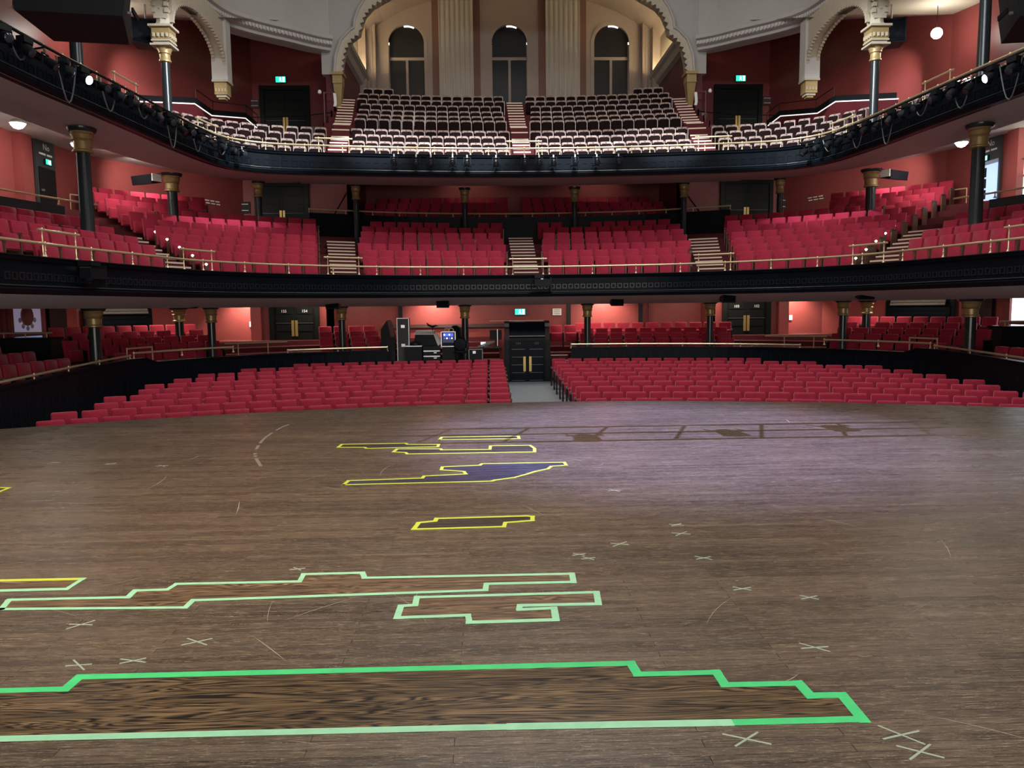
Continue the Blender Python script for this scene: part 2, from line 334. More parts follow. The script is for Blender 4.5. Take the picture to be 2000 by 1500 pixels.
# ================================================================== STRUCTURE
# ---- stage floor with boards
fl = struct('floor_stage', 'worn brown wooden stage floor with scuffed narrow boards')
front = catmull([(-9.6, 9.9), (-8.1, 10.7), (-6.4, 11.5), (-5, 12.03), (-3.4, 12.45), (-1.7, 12.78), (0, 12.88), (1.7, 12.78), (3.4, 12.45), (5, 12.03), (6.4, 11.5), (8.1, 10.7), (9.6, 9.9)], 5)
BW = 0.0525; Y0, Y1 = 45 * BW, 83 * BW; PX0, PX1 = -4.75, 2.3
m = MB()
m.prism([(9.6, Y1), *[p for p in front[::-1]], (-9.6, Y1)], -0.06, 0.0)
m.box(((-9.6 + PX0) / 2, (Y1 - 3) / 2, -0.03), (PX0 + 9.6, Y1 + 3, 0.06)); m.box(((9.6 + PX1) / 2, (Y1 - 3) / 2, -0.03), (9.6 - PX1, Y1 + 3, 0.06))
m.box(((PX0 + PX1) / 2, (Y0 - 3) / 2, -0.03), (PX1 - PX0, Y0 + 3, 0.06))
dk = m.build('stage_deck', STAGEW, fl); dk['kind'] = 'structure'
MB().box(((PX0 + PX1) / 2, (Y0 + Y1) / 2, -0.045), (PX1 - PX0, Y1 - Y0, 0.03)).build('subfloor', MATTE, fl)
plank_mesh = {}
for row in range(45, 83):
    off = -0.5365 if row % 2 == 0 else 0.0
    k = math.floor((PX0 - off) / 1.45)
    while k * 1.45 + off < PX1:
        a = max(PX0, k * 1.45 + off); b = min(PX1, (k + 1) * 1.45 + off); k += 1
        ln = round(b - a, 3)
        if ln < 0.02: continue
        if ln not in plank_mesh:
            mb = MB(); h = BW / 2 - 0.0003; l = ln / 2 - 0.0003; e = 0.0008
            mb.add([(-l, -h, -.03), (l, -h, -.03), (l, h, -.03), (-l, h, -.03), (-l, -h, -e), (l, -h, -e), (l, h, -e), (-l, h, -e), (-l + e, -h + e, 0), (l - e, -h + e, 0), (l - e, h - e, 0), (-l + e, h - e, 0)],
                   [(3, 2, 1, 0)] + [(i, (i + 1) % 4, 4 + (i + 1) % 4, 4 + i) for i in range(4)] + [(4 + i, 4 + (i + 1) % 4, 8 + (i + 1) % 4, 8 + i) for i in range(4)] + [(8, 9, 10, 11)])
            plank_mesh[ln] = mb.mesh('plank', STAGEW)
        link('plank', plank_mesh[ln], fl, ((a + b) / 2, (row + 0.5) * BW, 0))
rs = random.Random(11); SCR = mat('scratch_wood', (0.36, 0.30, 0.24), 0.7)
for k in range(46):
    y = 2.7 + 8.5 * rs.random() ** 1.3; x = CX + (rs.random() - .5) * 1.25 * y; a = rs.uniform(-.9, .9) if k % 3 else rs.uniform(1.0, 2.1); l = rs.uniform(.12, .5) * (1 + y * .08); bend = rs.uniform(-.6, .6); wd = rs.uniform(.0012, .0026) * (.6 + y * .12); pp = []
    for q in range(7): aa = a + bend * q / 6; pp.append((x, y)); x += cos(aa) * l / 6; y += sin(aa) * l / 6
    MB().sweep([[(px - sin(a) * wd * sin(pi * (q + .3) / 6.6), py + cos(a) * wd * sin(pi * (q + .3) / 6.6), .0009), (px + sin(a) * wd * sin(pi * (q + .3) / 6.6), py - cos(a) * wd * sin(pi * (q + .3) / 6.6), .0009)] for q, (px, py) in enumerate(pp)], closed=False).build('scratch', SCR, fl)
m = MB(); m.sweep([[(x, y - 0.06, -0.06), (x, y - 0.06, -1.6), (x, y - 0.12, -1.6), (x, y - 0.12, -0.06)] for x, y in front]); m.build('apron_face', MATTE, fl)

# ---- orchestra floor
def zf(y): return -1.28 + (y - 16.5) * 0.03
m = MB(); m.add([(-11.3, 8, zf(8)), (11.3, 8, zf(8)), (11.3, 27.5, zf(27.5)), (-11.3, 27.5, zf(27.5))], [(0, 1, 2, 3)])
struct('floor_orchestra', 'grey sloping floor of the orchestra aisle', m.build('floor_orchestra', AISLE))

# ---- parterre floor, terraces, under the middle balcony
ptf = struct('floor_parterre', 'dark carpeted terraces behind the black partition')
def ptop(j): return 0.45 + 0.17 * j
for j in range(6):
    z = ptop(j) - 0.88; o0 = 0.12 + 0.9 * j; o1 = 0.12 + 0.9 * (j + 1) if j < 5 else 7.5
    for ta, tb in ((Q.S[0], -.86), (.86 if j > 1 else 1.55, Q.S[-1])): MB().sweep(sweep_on(Q, [(o0, z), (o1 + .02, z), (o1 + .02, z - 1.2), (o0, z - 1.2)], ta, tb)).build('terrace', CARPET, ptf)

# ---- balcony terraces
T1ROWS = [(1.0 + 0.85 * i, 3.30 + 0.285 * i) for i in range(10)]                 # offset of the seat back, height of its top
b1 = struct('floor_balcony', 'carpeted terraces of the middle balcony')
for i, (o, z) in enumerate(T1ROWS):
    z -= 0.93; o0 = o - 0.72; o1 = o + 0.13 if i < 9 else 13
    if i == 0: o0 = 0.08
    MB().sweep(sweep_on(T1, [(o0, z), (o1 + .02, z), (o1 + .02, z - 0.36), (o0, z - 0.36)])).build('terrace', CARPET, b1)
T2O = [1.0, 1.9, 2.8, 3.7, 5.1, 6.0, 6.9, 7.8, 8.7, 9.6, 10.5]; T2Z = [7.28, 7.71, 8.14, 8.55, 9.27, 9.66, 10.08, 10.54, 10.99, 11.44, 11.93]
b2 = struct('floor_gallery', 'dark terraces of the steep top gallery')
sC = T2.find(7.6)
for i in range(11):
    z = T2Z[i] - 0.85; o0 = T2O[i] - 0.75 if i else 0.08; o1 = T2O[i + 1] - 0.75 if i < 10 else 17
    rg = (None, None) if i < 4 else (-sC - 0.25, sC + 0.25)
    rw = sweep_on(T2, [(o0, z), (o1 + .02, z), (o1 + .02, z - (0.14 if i == 0 else 0.4)), (o0, z - (0.14 if i == 0 else 0.4))], *rg)
    if i > 3: rw = [[(max(-7.98, min(7.98, x)), y, zz) for x, y, zz in q] for q in rw]
    MB().sweep(rw).build('terrace', CARPET, b2)
for sg in (-1, 1):   # side walkway behind the fourth row
    r = (sC + 0.3, T2.S[-1]) if sg > 0 else (T2.S[0], -sC - 0.3)
    MB().sweep(sweep_on(T2, [(4.3, 8.1), (13, 8.1), (13, 7.9), (4.3, 7.9)], *r)).build('walkway', CARPET, b2)

# ---- balcony soffits (undersides)
so = struct('ceiling_under_balcony', 'pinkish grey plaster underside of the middle balcony')
MB().sweep(sweep_on(T1, [(-0.02, Z1B), (1.55, 1.68), (1.62, 1.68), (1.75, 2.3), (11, 2.3), (11, 2.36), (0.3, 2.36), (0.1, Z1B + 0.1)])).build('soffit', PINK, so)
so = struct('ceiling_under_gallery', 'pinkish grey plaster underside of the top gallery')
MB().sweep(sweep_on(T2, [(-0.02, Z2B), (1.0, Z2B + .03), (2.25, Z2B + 0.06), (2.32, Z2B + 0.06), (2.45, Z2B + 0.5), (3.9, 7.2), (13.5, 11.0), (13.5, 11.06), (3.8, 7.26), (0.3, Z2B + 0.48), (0.1, Z2B + 0.1)], -sC, sC)).build('soffit', PINK, so)
for sg in (-1, 1):
    r = (sC, T2.S[-1]) if sg > 0 else (T2.S[0], -sC)
    MB().sweep(sweep_on(T2, [(-0.02, Z2B), (1.0, Z2B + .03), (2.05, Z2B + 0.06), (2.12, Z2B + 0.06), (2.25, Z2B + 0.55), (12, 7.6), (12, 7.66), (0.3, Z2B + 0.5), (0.1, Z2B + 0.1)], *r)).build('soffit', PINK, so)

# ---- walls
def wallstrip(name, pts, z0, z1, m, label=None, th=0.25, parent=None):
    mb = MB()
    for (x0, y0), (x1, y1) in zip(pts, pts[1:]):
        l = hypot(x1 - x0, y1 - y0); nx, ny = (y1 - y0) / l, -(x1 - x0) / l
        cx, cy = (x0 + x1) / 2, (y0 + y1) / 2
        if (0 - cx) * nx + (20 - cy) * ny > 0: nx, ny = -nx, -ny        # thickness away from the hall
        a = [(x0, y0), (x1, y1), (x1 + nx * th, y1 + ny * th), (x0 + nx * th, y0 + ny * th)]
        mb.prism(a, z0, z1)
    o = mb.build(name, m, parent)
    if not parent: struct(name, label, o)
    return o
def mir(p): return [(-x, y) for x, y in p]
LOW = [(7.4, 31.5), (7.4, 30.3), (10.3, 30.3), (10.3, 30.9), (12.2, 30.9), (15.5, 27.0), (15.5, 8)]
wallstrip('wall_back_stalls', [(-7.4, 31.5), (7.4, 31.5)], -1.2, 2.4, RED, 'dark red back wall under the middle balcony')
wallstrip('wall_left_stalls', mir(LOW), -1.2, 2.4, RED, 'red left wall under the middle balcony'); wallstrip('wall_right_stalls', LOW, -1.2, 2.4, RED, 'red right wall under the middle balcony')
MID = [(7.4, 39.5), (7.4, 35.6), (12.3, 35.6), (15.5, 28.3), (15.5, 8)]
wallstrip('wall_back_balcony', [(-7.4, 39.5), (7.4, 39.5)], 3, 11, RED, 'red back wall behind the last balcony rows')
wallstrip('wall_left_balcony', mir(MID), 2.4, 8.2, RED, 'red left wall of the middle balcony'); wallstrip('wall_right_balcony', MID, 2.4, 8.2, RED, 'red right wall of the middle balcony')
UP = [(8.05, 38), (12.4, 38), (15.5, 28.3), (15.5, 8)]
wallstrip('wall_left_gallery', mir(UP), 8.1, 16, RED, 'red left wall of the top gallery'); wallstrip('wall_right_gallery', UP, 8.1, 16, RED, 'red right wall of the top gallery')
for sg, sd in ((-1, 'left'), (1, 'right')):
    r = struct(f'wall_{sd}_bay', f'red side wall beside the {sd} gallery stairs with lit cove above')
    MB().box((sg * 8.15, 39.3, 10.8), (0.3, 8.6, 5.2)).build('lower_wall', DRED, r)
    MB().sweep([[(sg * (8.0 - a), y, z) for a, z in [(0, 13.4), (0.18, 13.5), (0.28, 13.75), (0.42, 13.85), (0.46, 14.0), (0.36, 14.02), (0.3, 13.9), (0, 13.9)]] for y in (35.4, 43.4)]).build('raking_cornice', PINK, r)
    MB().box((sg * 8.2, 39.3, 15.9), (0.3, 8.6, 4.0)).build('cove_wall', CEIL, r)
    MB().box((sg * 7.86, 39.2, 13.93), (0.08, 7.2, 0.04)).build('cove_light', mat('cove_lamp', (1, 1, 1), 0.5, emit=(1, 0.80, 0.48), es=55), r)
# back window wall
bw = struct('wall_back_gallery', 'tall cream back wall with arched windows and fluted pilasters')
YB = 43.5; R = 1.04; ZS = 15.93
def arch_pts(xc, r, zs, n=16): return [(xc - r * cos(pi * k / n), zs + r * sin(pi * k / n)) for k in range(n + 1)]
mb = MB()
xs = [-8.2, -5.6 - R, -5.6 + R, -R, R, 5.6 - R, 5.6 + R, 8.2]
for i in (0, 2, 4, 6): mb.box(((xs[i] + xs[i + 1]) / 2, YB + 0.2, 14), (xs[i + 1] - xs[i], 0.4, 11))
for xc in (-5.6, 0, 5.6):
    ap = arch_pts(xc, R, ZS)
    mb.sweep([[(x, YB, z), (x, YB, 19.5), (x, YB + 0.4, 19.5), (x, YB + 0.4, z)] for x, z in ap])
    mb.box((xc, YB + 0.2, 10), (2 * R, 0.4, 4.2))
mb.build('wall_face', CREAM, bw)
for k, xc in enumerate((-5.6, 0, 5.6)):
    wn = struct(f'window_{k + 1}', ['left', 'middle', 'right'][k] + ' dark arched window in the gallery back wall')
    ap = arch_pts(xc, R + 0.10, ZS); ai = arch_pts(xc, R - 0.08, ZS)
    mb = MB(); mb.sweep([[(x, YB - 0.05, z), (x, YB + 0.05, z), (x2, YB + 0.05, z2), (x2, YB - 0.05, z2)] for (x, z), (x2, z2) in zip([(xc - R - .1, 12.1)] + ap + [(xc + R + .1, 12.1)], [(xc - R + .08, 12.1)] + ai + [(xc + R - .08, 12.1)])]); mb.build('window_surround', CREAM, wn)
    ag = arch_pts(xc, R - 0.02, ZS); mb = MB(); mb.prismxz([(xc - R + .02, 12.1)] + ag + [(xc + R - .02, 12.1)], YB + 0.36, YB + 0.38); mb.build('pane', GLASS, wn)
    MB().box((xc, YB + 0.28, 15.17), (2 * R - .02, 0.14, 0.16)).build('transom', CREAM, wn)
    MB().box((xc, YB + 0.28, 13.6), (0.14, 0.14, 3.0)).build('mullion', CREAM, wn)
    for sx in (-1, 1): MB().box((xc + sx * (R - 0.06), YB + 0.28, 13.9), (0.09, 0.14, 4.0)).build('jamb', CREAM, wn)
    lit = mat('daylight_gap', (1, 1, 1), 0.5, emit=(1, 0.97, 0.9), es=2.6)
    for a0, a1 in ((172, 192 - 4), (352, 368), (66, 98)):
        q = [radians(a0 + (a1 - a0) * i / 5) for i in range(6)]
        mb = MB(); mb.sweep([[(xc + (R - d) * cos(a), YB + 0.33, ZS + (R - d) * sin(a)) for d in (0.02, 0.08)] + [(xc + (R - d) * cos(a), YB + 0.35, ZS + (R - d) * sin(a)) for d in (0.08, 0.02)] for a in q]); mb.build('light_gap', lit, wn)
def fluted(name, xc, w_, z0, z1, n, y, parent, m, d=0.28):
    mb = MB(); prof = []
    for i in range(n):
        a = -w_ / 2 + w_ * i / n; f = w_ / n
        prof += [(a, 0), (a + f * .16, 0)] + [(a + f * (.16 + .68 * k / 4), 0.05 * sin(pi * k / 4)) for k in range(1, 4)] + [(a + f * .84, 0)]
    prof.append((w_ / 2, 0))
    mb.sweep([[(xc + x, y - d + dd, z) for x, dd in prof] + [(xc + w_ / 2, y, z), (xc - w_ / 2, y, z)] for z in (z0, z1)]); return mb.build(name, m, parent)
for sg in (-1, 1):
    MB().box((sg * 2.89, YB - 0.06, 14), (2.6, 0.12, 11)).build('pilaster_backing', mat('brown_red_band', (0.20, 0.10, 0.075), 0.6), bw)
    fluted('fluted_pilaster', sg * 2.89, 1.86, 9, 19.5, 7, YB - 0.1, bw, mat('pale_pilaster', (0.47, 0.44, 0.39), 0.55))
    fluted('corner_pilaster', sg * 7.55, 0.7, 9, 17.2, 3, YB - 0.3, bw, CREAM, 0.25)
    MB().box((sg * 7.9, YB - 0.6, 13.2), (0.5, 0.9, 8.4)).build('corner_pier', CREAM, bw)
# gallery bay vault
m = MB(); m.sweep([[(8.2 * cos(pi * k / 16), y, 15.2 + 3.4 * sin(pi * k / 16)) for k in range(17)] for y in (35.3, 43.6)], closed=False)
struct('ceiling_bay', 'cream vault over the gallery windows', m.build('ceiling_bay', CREAM))

# ---- main arch wall with cusped opening
AO = [(7.88, 11.83), (7.81, 12.54), (7.57, 13.19), (7.18, 13.59), (6.98, 13.7), (6.94, 14.04), (6.75, 14.51), (6.45, 14.94), (6.06, 15.36), (5.43, 15.83), (4.54, 16.25), (3, 16.7), (1.5, 16.95), (0, 17.0)]
AI = [(7.61, 11.87), (7.55, 12.37), (7.42, 12.88), (7.14, 13.29), (6.78, 13.55), (6.70, 13.91), (6.51, 14.36), (6.19, 14.68), (5.72, 14.94), (5.12, 15.26), (4.44, 15.53), (3, 15.95), (1.5, 16.2), (0, 16.25)]
aw = struct('wall_arch', 'grey plaster wall with the great cusped arch')
full = [(-x, z) for x, z in AO] + [(x, z) for x, z in AO[-2::-1]]; fulli = [(-x, z) for x, z in AI] + [(x, z) for x, z in AI[-2::-1]]
m = MB(); m.sweep([[(x, 34.95, z), (x * 1.0 if abs(x) > 7.7 else x, 34.95, 19.3), (x, 35.3, 19.3), (x, 35.3, z)] for x, z in full]); m.build('spandrel', WHITE, aw)
for sg in (-1, 1): MB().box((sg * 8.15, 35.1, 15.6), (0.6, 0.35, 7.6)).build('arch_pier', WHITE, aw)
m = MB(); m.sweep([[(a, 34.75, b), (a, 35.5, b), (c, 35.5, d), (c, 34.8, d)] for (a, b), (c, d) in zip(full, fulli)]); m.build('arch_band', STONE, aw)
m = MB(); m.tube([(a, 34.72, b) for a, b in full], 0.07, 6); m.build('arch_roll', WHITE, aw)
tooth = MB().box((0, 0, 0), (0.17, 0.22, 0.20)).mesh('tooth', STONE)
for i in range(len(fulli) - 1):
    (x0, z0), (x1, z1) = fulli[i], fulli[i + 1]; l = hypot(x1 - x0, z1 - z0); n = max(1, round(l / 0.27))
    for k in range(n):
        t = (k + .5) / n; o = link('tooth', tooth, aw, (x0 + (x1 - x0) * t, 34.9, z0 + (z1 - z0) * t)); o.rotation_euler = (0, pi / 4 - atan2(z1 - z0, x1 - x0), 0)
for sg in (-1, 1):
    m = MB(); m.box((sg * 7.75, 35.0, 11.78), (0.55, 0.75, 0.12)); m.build('impost', GOLD, aw)
    m = MB(); m.box((sg * 7.75, 35.0, 11.55), (0.42, 0.6, 0.34)); m.build('capital', GOLD, aw)
    m = MB(); m.add([(sg * 7.55, 34.75, 11.38), (sg * 7.95, 34.75, 11.38), (sg * 7.95, 35.25, 11.38), (sg * 7.55, 35.25, 11.38), (sg * 7.7, 35.05, 10.4), (sg * 7.9, 35.05, 10.4), (sg * 7.9, 35.25, 10.4), (sg * 7.7, 35.25, 10.4)], [(0, 1, 5, 4), (1, 2, 6, 5), (2, 3, 7, 6), (3, 0, 4, 7), (4, 5, 6, 7)]); m.build('corbel', GOLD, aw)
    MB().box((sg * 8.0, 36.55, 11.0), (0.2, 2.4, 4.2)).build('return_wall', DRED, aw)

# ---- ceiling drum with cornice
dr = struct('ceiling_drum', 'pale curved upper wall with a dentil cornice above the gallery')
sD = max(t for p, t in zip(DR.P, DR.S) if t < 0 and p[0] < -7.95)
CORN = [(0.0, 12.72), (-0.12, 12.74), (-0.16, 12.84), (-0.34, 12.90), (-0.36, 13.06), (-0.52, 13.10), (-0.58, 13.22), (-0.50, 13.28), (-0.34, 13.32), (0, 13.36)]
for a, b in ((DR.S[0], sD), (-sD, DR.S[-1])):
    MB().sweep(sweep_on(DR, [(0.05, 13.3), (0.05, 19.3), (0.3, 19.3), (0.3, 13.3)], a, b, False, 0.4)).build('upper_wall', WHITE, dr)
    MB().sweep(sweep_on(DR, CORN + [(0.55, 13.36), (0.55, 12.72)], a, b, False, 0.4)).build('cornice', PINK, dr)
    m = MB(); n = int((b - a) / 0.16)
    for i in range(n):
        t = a + (b - a) * (i + .5) / n; p = DR.pt(t, -0.37, False); nn = DR.nrm(t); m.box((p[0], p[1], 12.98), (0.085, 0.06, 0.13), atan2(nn[1], nn[0]) - pi / 2)
    d = m.build('dentils', PINK, dr); d['kind'] = 'stuff'
for sg in (-1, 1):   # dark openings with glassware-like glints high on the drum
    t = DR.find(sg * 10.6, 32.9); p = DR.pt(t, 0.02, False); n = DR.nrm(t)
    r = struct('window_4' if sg < 0 else 'window_5', 'small dark opening high on the curved upper wall')
    MB().box((0, 0, 0), (1.5, 0.12, 1.0)).build('opening', GLASS, r, False, (p[0], p[1], 15.15), atan2(n[1], n[0]) - pi / 2)
    for k in range(2): MB().box((-0.75 + 1.5 * k, 0, 0), (0.08, 0.2, 1.1)).build('jamb', WHITE, r, False, (p[0], p[1], 15.15), atan2(n[1], n[0]) - pi / 2)
# side gallery ceilings (rise to the back), main ceiling
def zc(y): return 11.9 + (0.32 if y > 28.3 else 0.12) * (y - 28.3)
for sg, sd in ((-1, 'left'), (1, 'right')):
    m = MB(); ys = [8 + k for k in range(21)] + [28.3, 30, 32, 34, 36, 38.2]
    rows = []
    for y in ys:
        xo = 15.7 if y <= 28.3 else 15.7 - (y - 28.3) * 0.32; xi = 11.6 if y < 30 else max(7.9, 11.6 - (y - 30) * 0.5)
        rows.append([(sg * xi, y, zc(y)), (sg * xo, y, zc(y))])
    m.sweep(rows, closed=False); struct(f'ceiling_{sd}_gallery', f'cream sloping ceiling over the {sd} side of the gallery', m.build(f'ceiling_{sd}_gallery', CEIL))
m = MB(); m.box((0, 20, 19.4), (34, 50, 0.2)); struct('ceiling', 'hall ceiling above the gallery', m.build('ceiling', CREAM))
for sg, sd in ((-1, 'left'), (1, 'right')):
    struct(f'wall_{sd}_stage', f'dark {sd} wall of the stage opening', MB().box((sg * 15, 7.9, 8), (6.5, 0.2, 23)).build(f'wall_{sd}_stage', MATTE))

# ---- black partition round the orchestra
pt = struct('wall_partition', 'black curved partition wall around the orchestra seats')
sv = Q.find(-4.75); sv2 = Q.find(-0.86)
def ztop(t):
    y = Q.pt(t)[1]; return 0.10 + min(1, max(0, (y - 15) / 5.5)) * 0.2 if abs(Q.pt(t)[0]) > 10.6 else 0.17
def part_seg(a, b):
    MB().sweep([[(*Q.pt(t, -0.04), -1.6), (*Q.pt(t, -0.04), ztop(t)), (*Q.pt(t, 0.08), ztop(t)), (*Q.pt(t, 0.08), -1.6)] for t in Q.rng(a, b, 0.4)]).build('partition_panel', BLACK, pt)
    MB().sweep([[(*Q.pt(t, -0.08), ztop(t)), (*Q.pt(t, -0.08), ztop(t) + .05), (*Q.pt(t, 0.12), ztop(t) + .05), (*Q.pt(t, 0.12), ztop(t))] for t in Q.rng(a, b, 0.4)]).build('partition_cap', BLACK, pt)
part_seg(Q.S[0], sv); part_seg(Q.find(1.55), Q.S[-1])
m = MB()   # vertical board joints of the partition
n = int(Q.L / 0.3)
for i in range(n):
    t = Q.S[0] + Q.L * (i + .5) / n
    if sv - .1 < t < Q.find(1.6): continue
    p = Q.pt(t, -0.045); nn = Q.nrm(t); m.box((p[0], p[1], -0.72), (0.012, 0.012, 1.55), atan2(nn[1], nn[0]) - pi / 2)
j = m.build('board_joints', MATTE, pt); j['kind'] = 'stuff'

# ---- balcony fronts
def front_of(name, label, c, zb, zt, sq, sqpitch, sqz):
    r = struct(name, label); h = zt - zb
    MB().sweep(sweep_on(c, [(0.0, zb), (-0.10, zb + .02), (-0.14, zb + h * .14), (-0.12, zb + h * .2), (0.0, zb + h * .22), (0.02, zb + h * .24), (0.02, zt - h * .16), (-0.03, zt - h * .13), (-0.05, zt - h * .04), (-0.08, zt - .02), (-0.06, zt), (0.16, zt), (0.16, zb)], None, None, False, 0.35)).build('front_panel', BLACK, r)
    MB().sweep(sweep_on(c, [(-0.125, zb + h * .20), (-0.15, zb + h * .215), (-0.14, zb + h * .24), (0.02, zb + h * .25), (0.02, zb + h * .2)], None, None, False, 0.35)).build('front_moulding', mat('worn_black_edge', (0.03, 0.036, 0.042), 0.22), r)
    s = sq; mb = MB(); e = s * .16
    for a, b, d, f in ((0, s / 2 - e / 2, s, e), (0, -s / 2 + e / 2, s, e), (s / 2 - e / 2, 0, e, s - 2 * e), (-s / 2 + e / 2, 0, e, s - 2 * e)): mb.box((a, 0, b), (d, 0.025, f))
    me = mb.mesh('square_panel', mat('panel_bead_lightened', (0.012, 0.015, 0.019), 0.3) if c is T1 else BLACK)  # middle balcony squares coloured paler for the light falling on them
    n = int(min(c.L, 2 * abs(c.find(-10.6 if c is T2 else -9.9, 14))) / sqpitch)
    for i in range(n):
        t = (i - (n - 1) / 2) * sqpitch; p = c.pt(t, 0.015, False); nn = c.nrm(t); link('square_panel', me, r, (p[0], p[1], sqz), atan2(nn[1], nn[0]) - pi / 2)
    return r
front_of('wall_balcony_front', 'black panelled front of the middle balcony', T1, Z1B, Z1T, 0.145, 0.2, 2.27)
front_of('wall_gallery_front', 'black panelled front of the top gallery', T2, Z2B, Z2T, 0.22, 0.3, 6.48)

# ================================================================== COLUMNS
COLS_LOW = {'H': (2.15, 27.0), 'G': (6.32, 26.4), 'F': (9.88, 24.05), 'A': (11.77, 26.35), 'B': (11.35, 19.9)}
COLS_MID = {'E': (2.22, 31.6), 'D': (6.4, 30.5), 'C': (9.87, 29.6), 'A': (11.77, 26.35), 'B': (11.35, 19.9)}
WHERE_L = {'H': 'next to the central vestibule', 'G': 'near the stalls double doors', 'F': 'at the partition bend', 'A': 'deep among the rear side seats', 'B': 'beside the side parterre rail'}
WHERE_M = {'E': 'nearest the centre aisle', 'D': 'at the end of the rear rail', 'C': 'beside the balcony double doors', 'A': 'in the rear corner seats', 'B': 'in the side seats near the wall lamp'}
def column(pos, z0, z1, r, label, cap=0.5):
    t = thing('iron_column', label, 'column', (pos[0], pos[1], z0)); t['kind'] = 'thing'; h = z1 - z0
    MB().lathe([(r * 1.5, 0), (r * 1.5, .08), (r * 1.15, .14), (r, .2), (r * .93, h - cap)], n=16).build('shaft', IRON, t, True)
    zc_ = h - cap
    MB().lathe([(r * .95, zc_), (r * 1.4, zc_ + .02), (r * 1.4, zc_ + .05), (r * 1.2, zc_ + .08), (r * 1.22, zc_ + cap * .45), (r * 1.5, zc_ + cap * .5), (r * 1.3, zc_ + cap * .56), (r * 1.55, zc_ + cap * .72), (r * 1.42, zc_ + cap * .78), (r * 1.65, zc_ + cap * .86)], n=16).build('capital', GOLD, t, True)
    MB().lathe([(r * 1.75, zc_ + cap * .84), (r * 1.95, zc_ + cap * .9), (r * 2.0, zc_ + cap)], n=16).build('abacus', IRON, t, True)
    return t
for sg, sd in ((-1, 'left'), (1, 'right')):
    for k, (x, y) in COLS_LOW.items(): column((sg * x, y), -0.75, 1.72 if k != 'B' else 1.70, 0.125 if k in 'HGF' else 0.15, f'black iron column under the balcony {WHERE_L[k]}, {sd} of centre')
    for k, (x, y) in COLS_MID.items(): column((sg * x, y), {'E': 4.0, 'D': 4.0, 'C': 3.9, 'A': 2.9, 'B': 2.7}[k], 6.13 if k in 'AB' else 6.4, 0.12 if k in 'EDC' else 0.17, f'gold-capped balcony column {WHERE_M[k]}, {sd} of centre', 0.6)
COLS_UP = {'A': (11.77, 26.35), 'B': (11.35, 19.9)}
PEND = (11.56, 31.25)
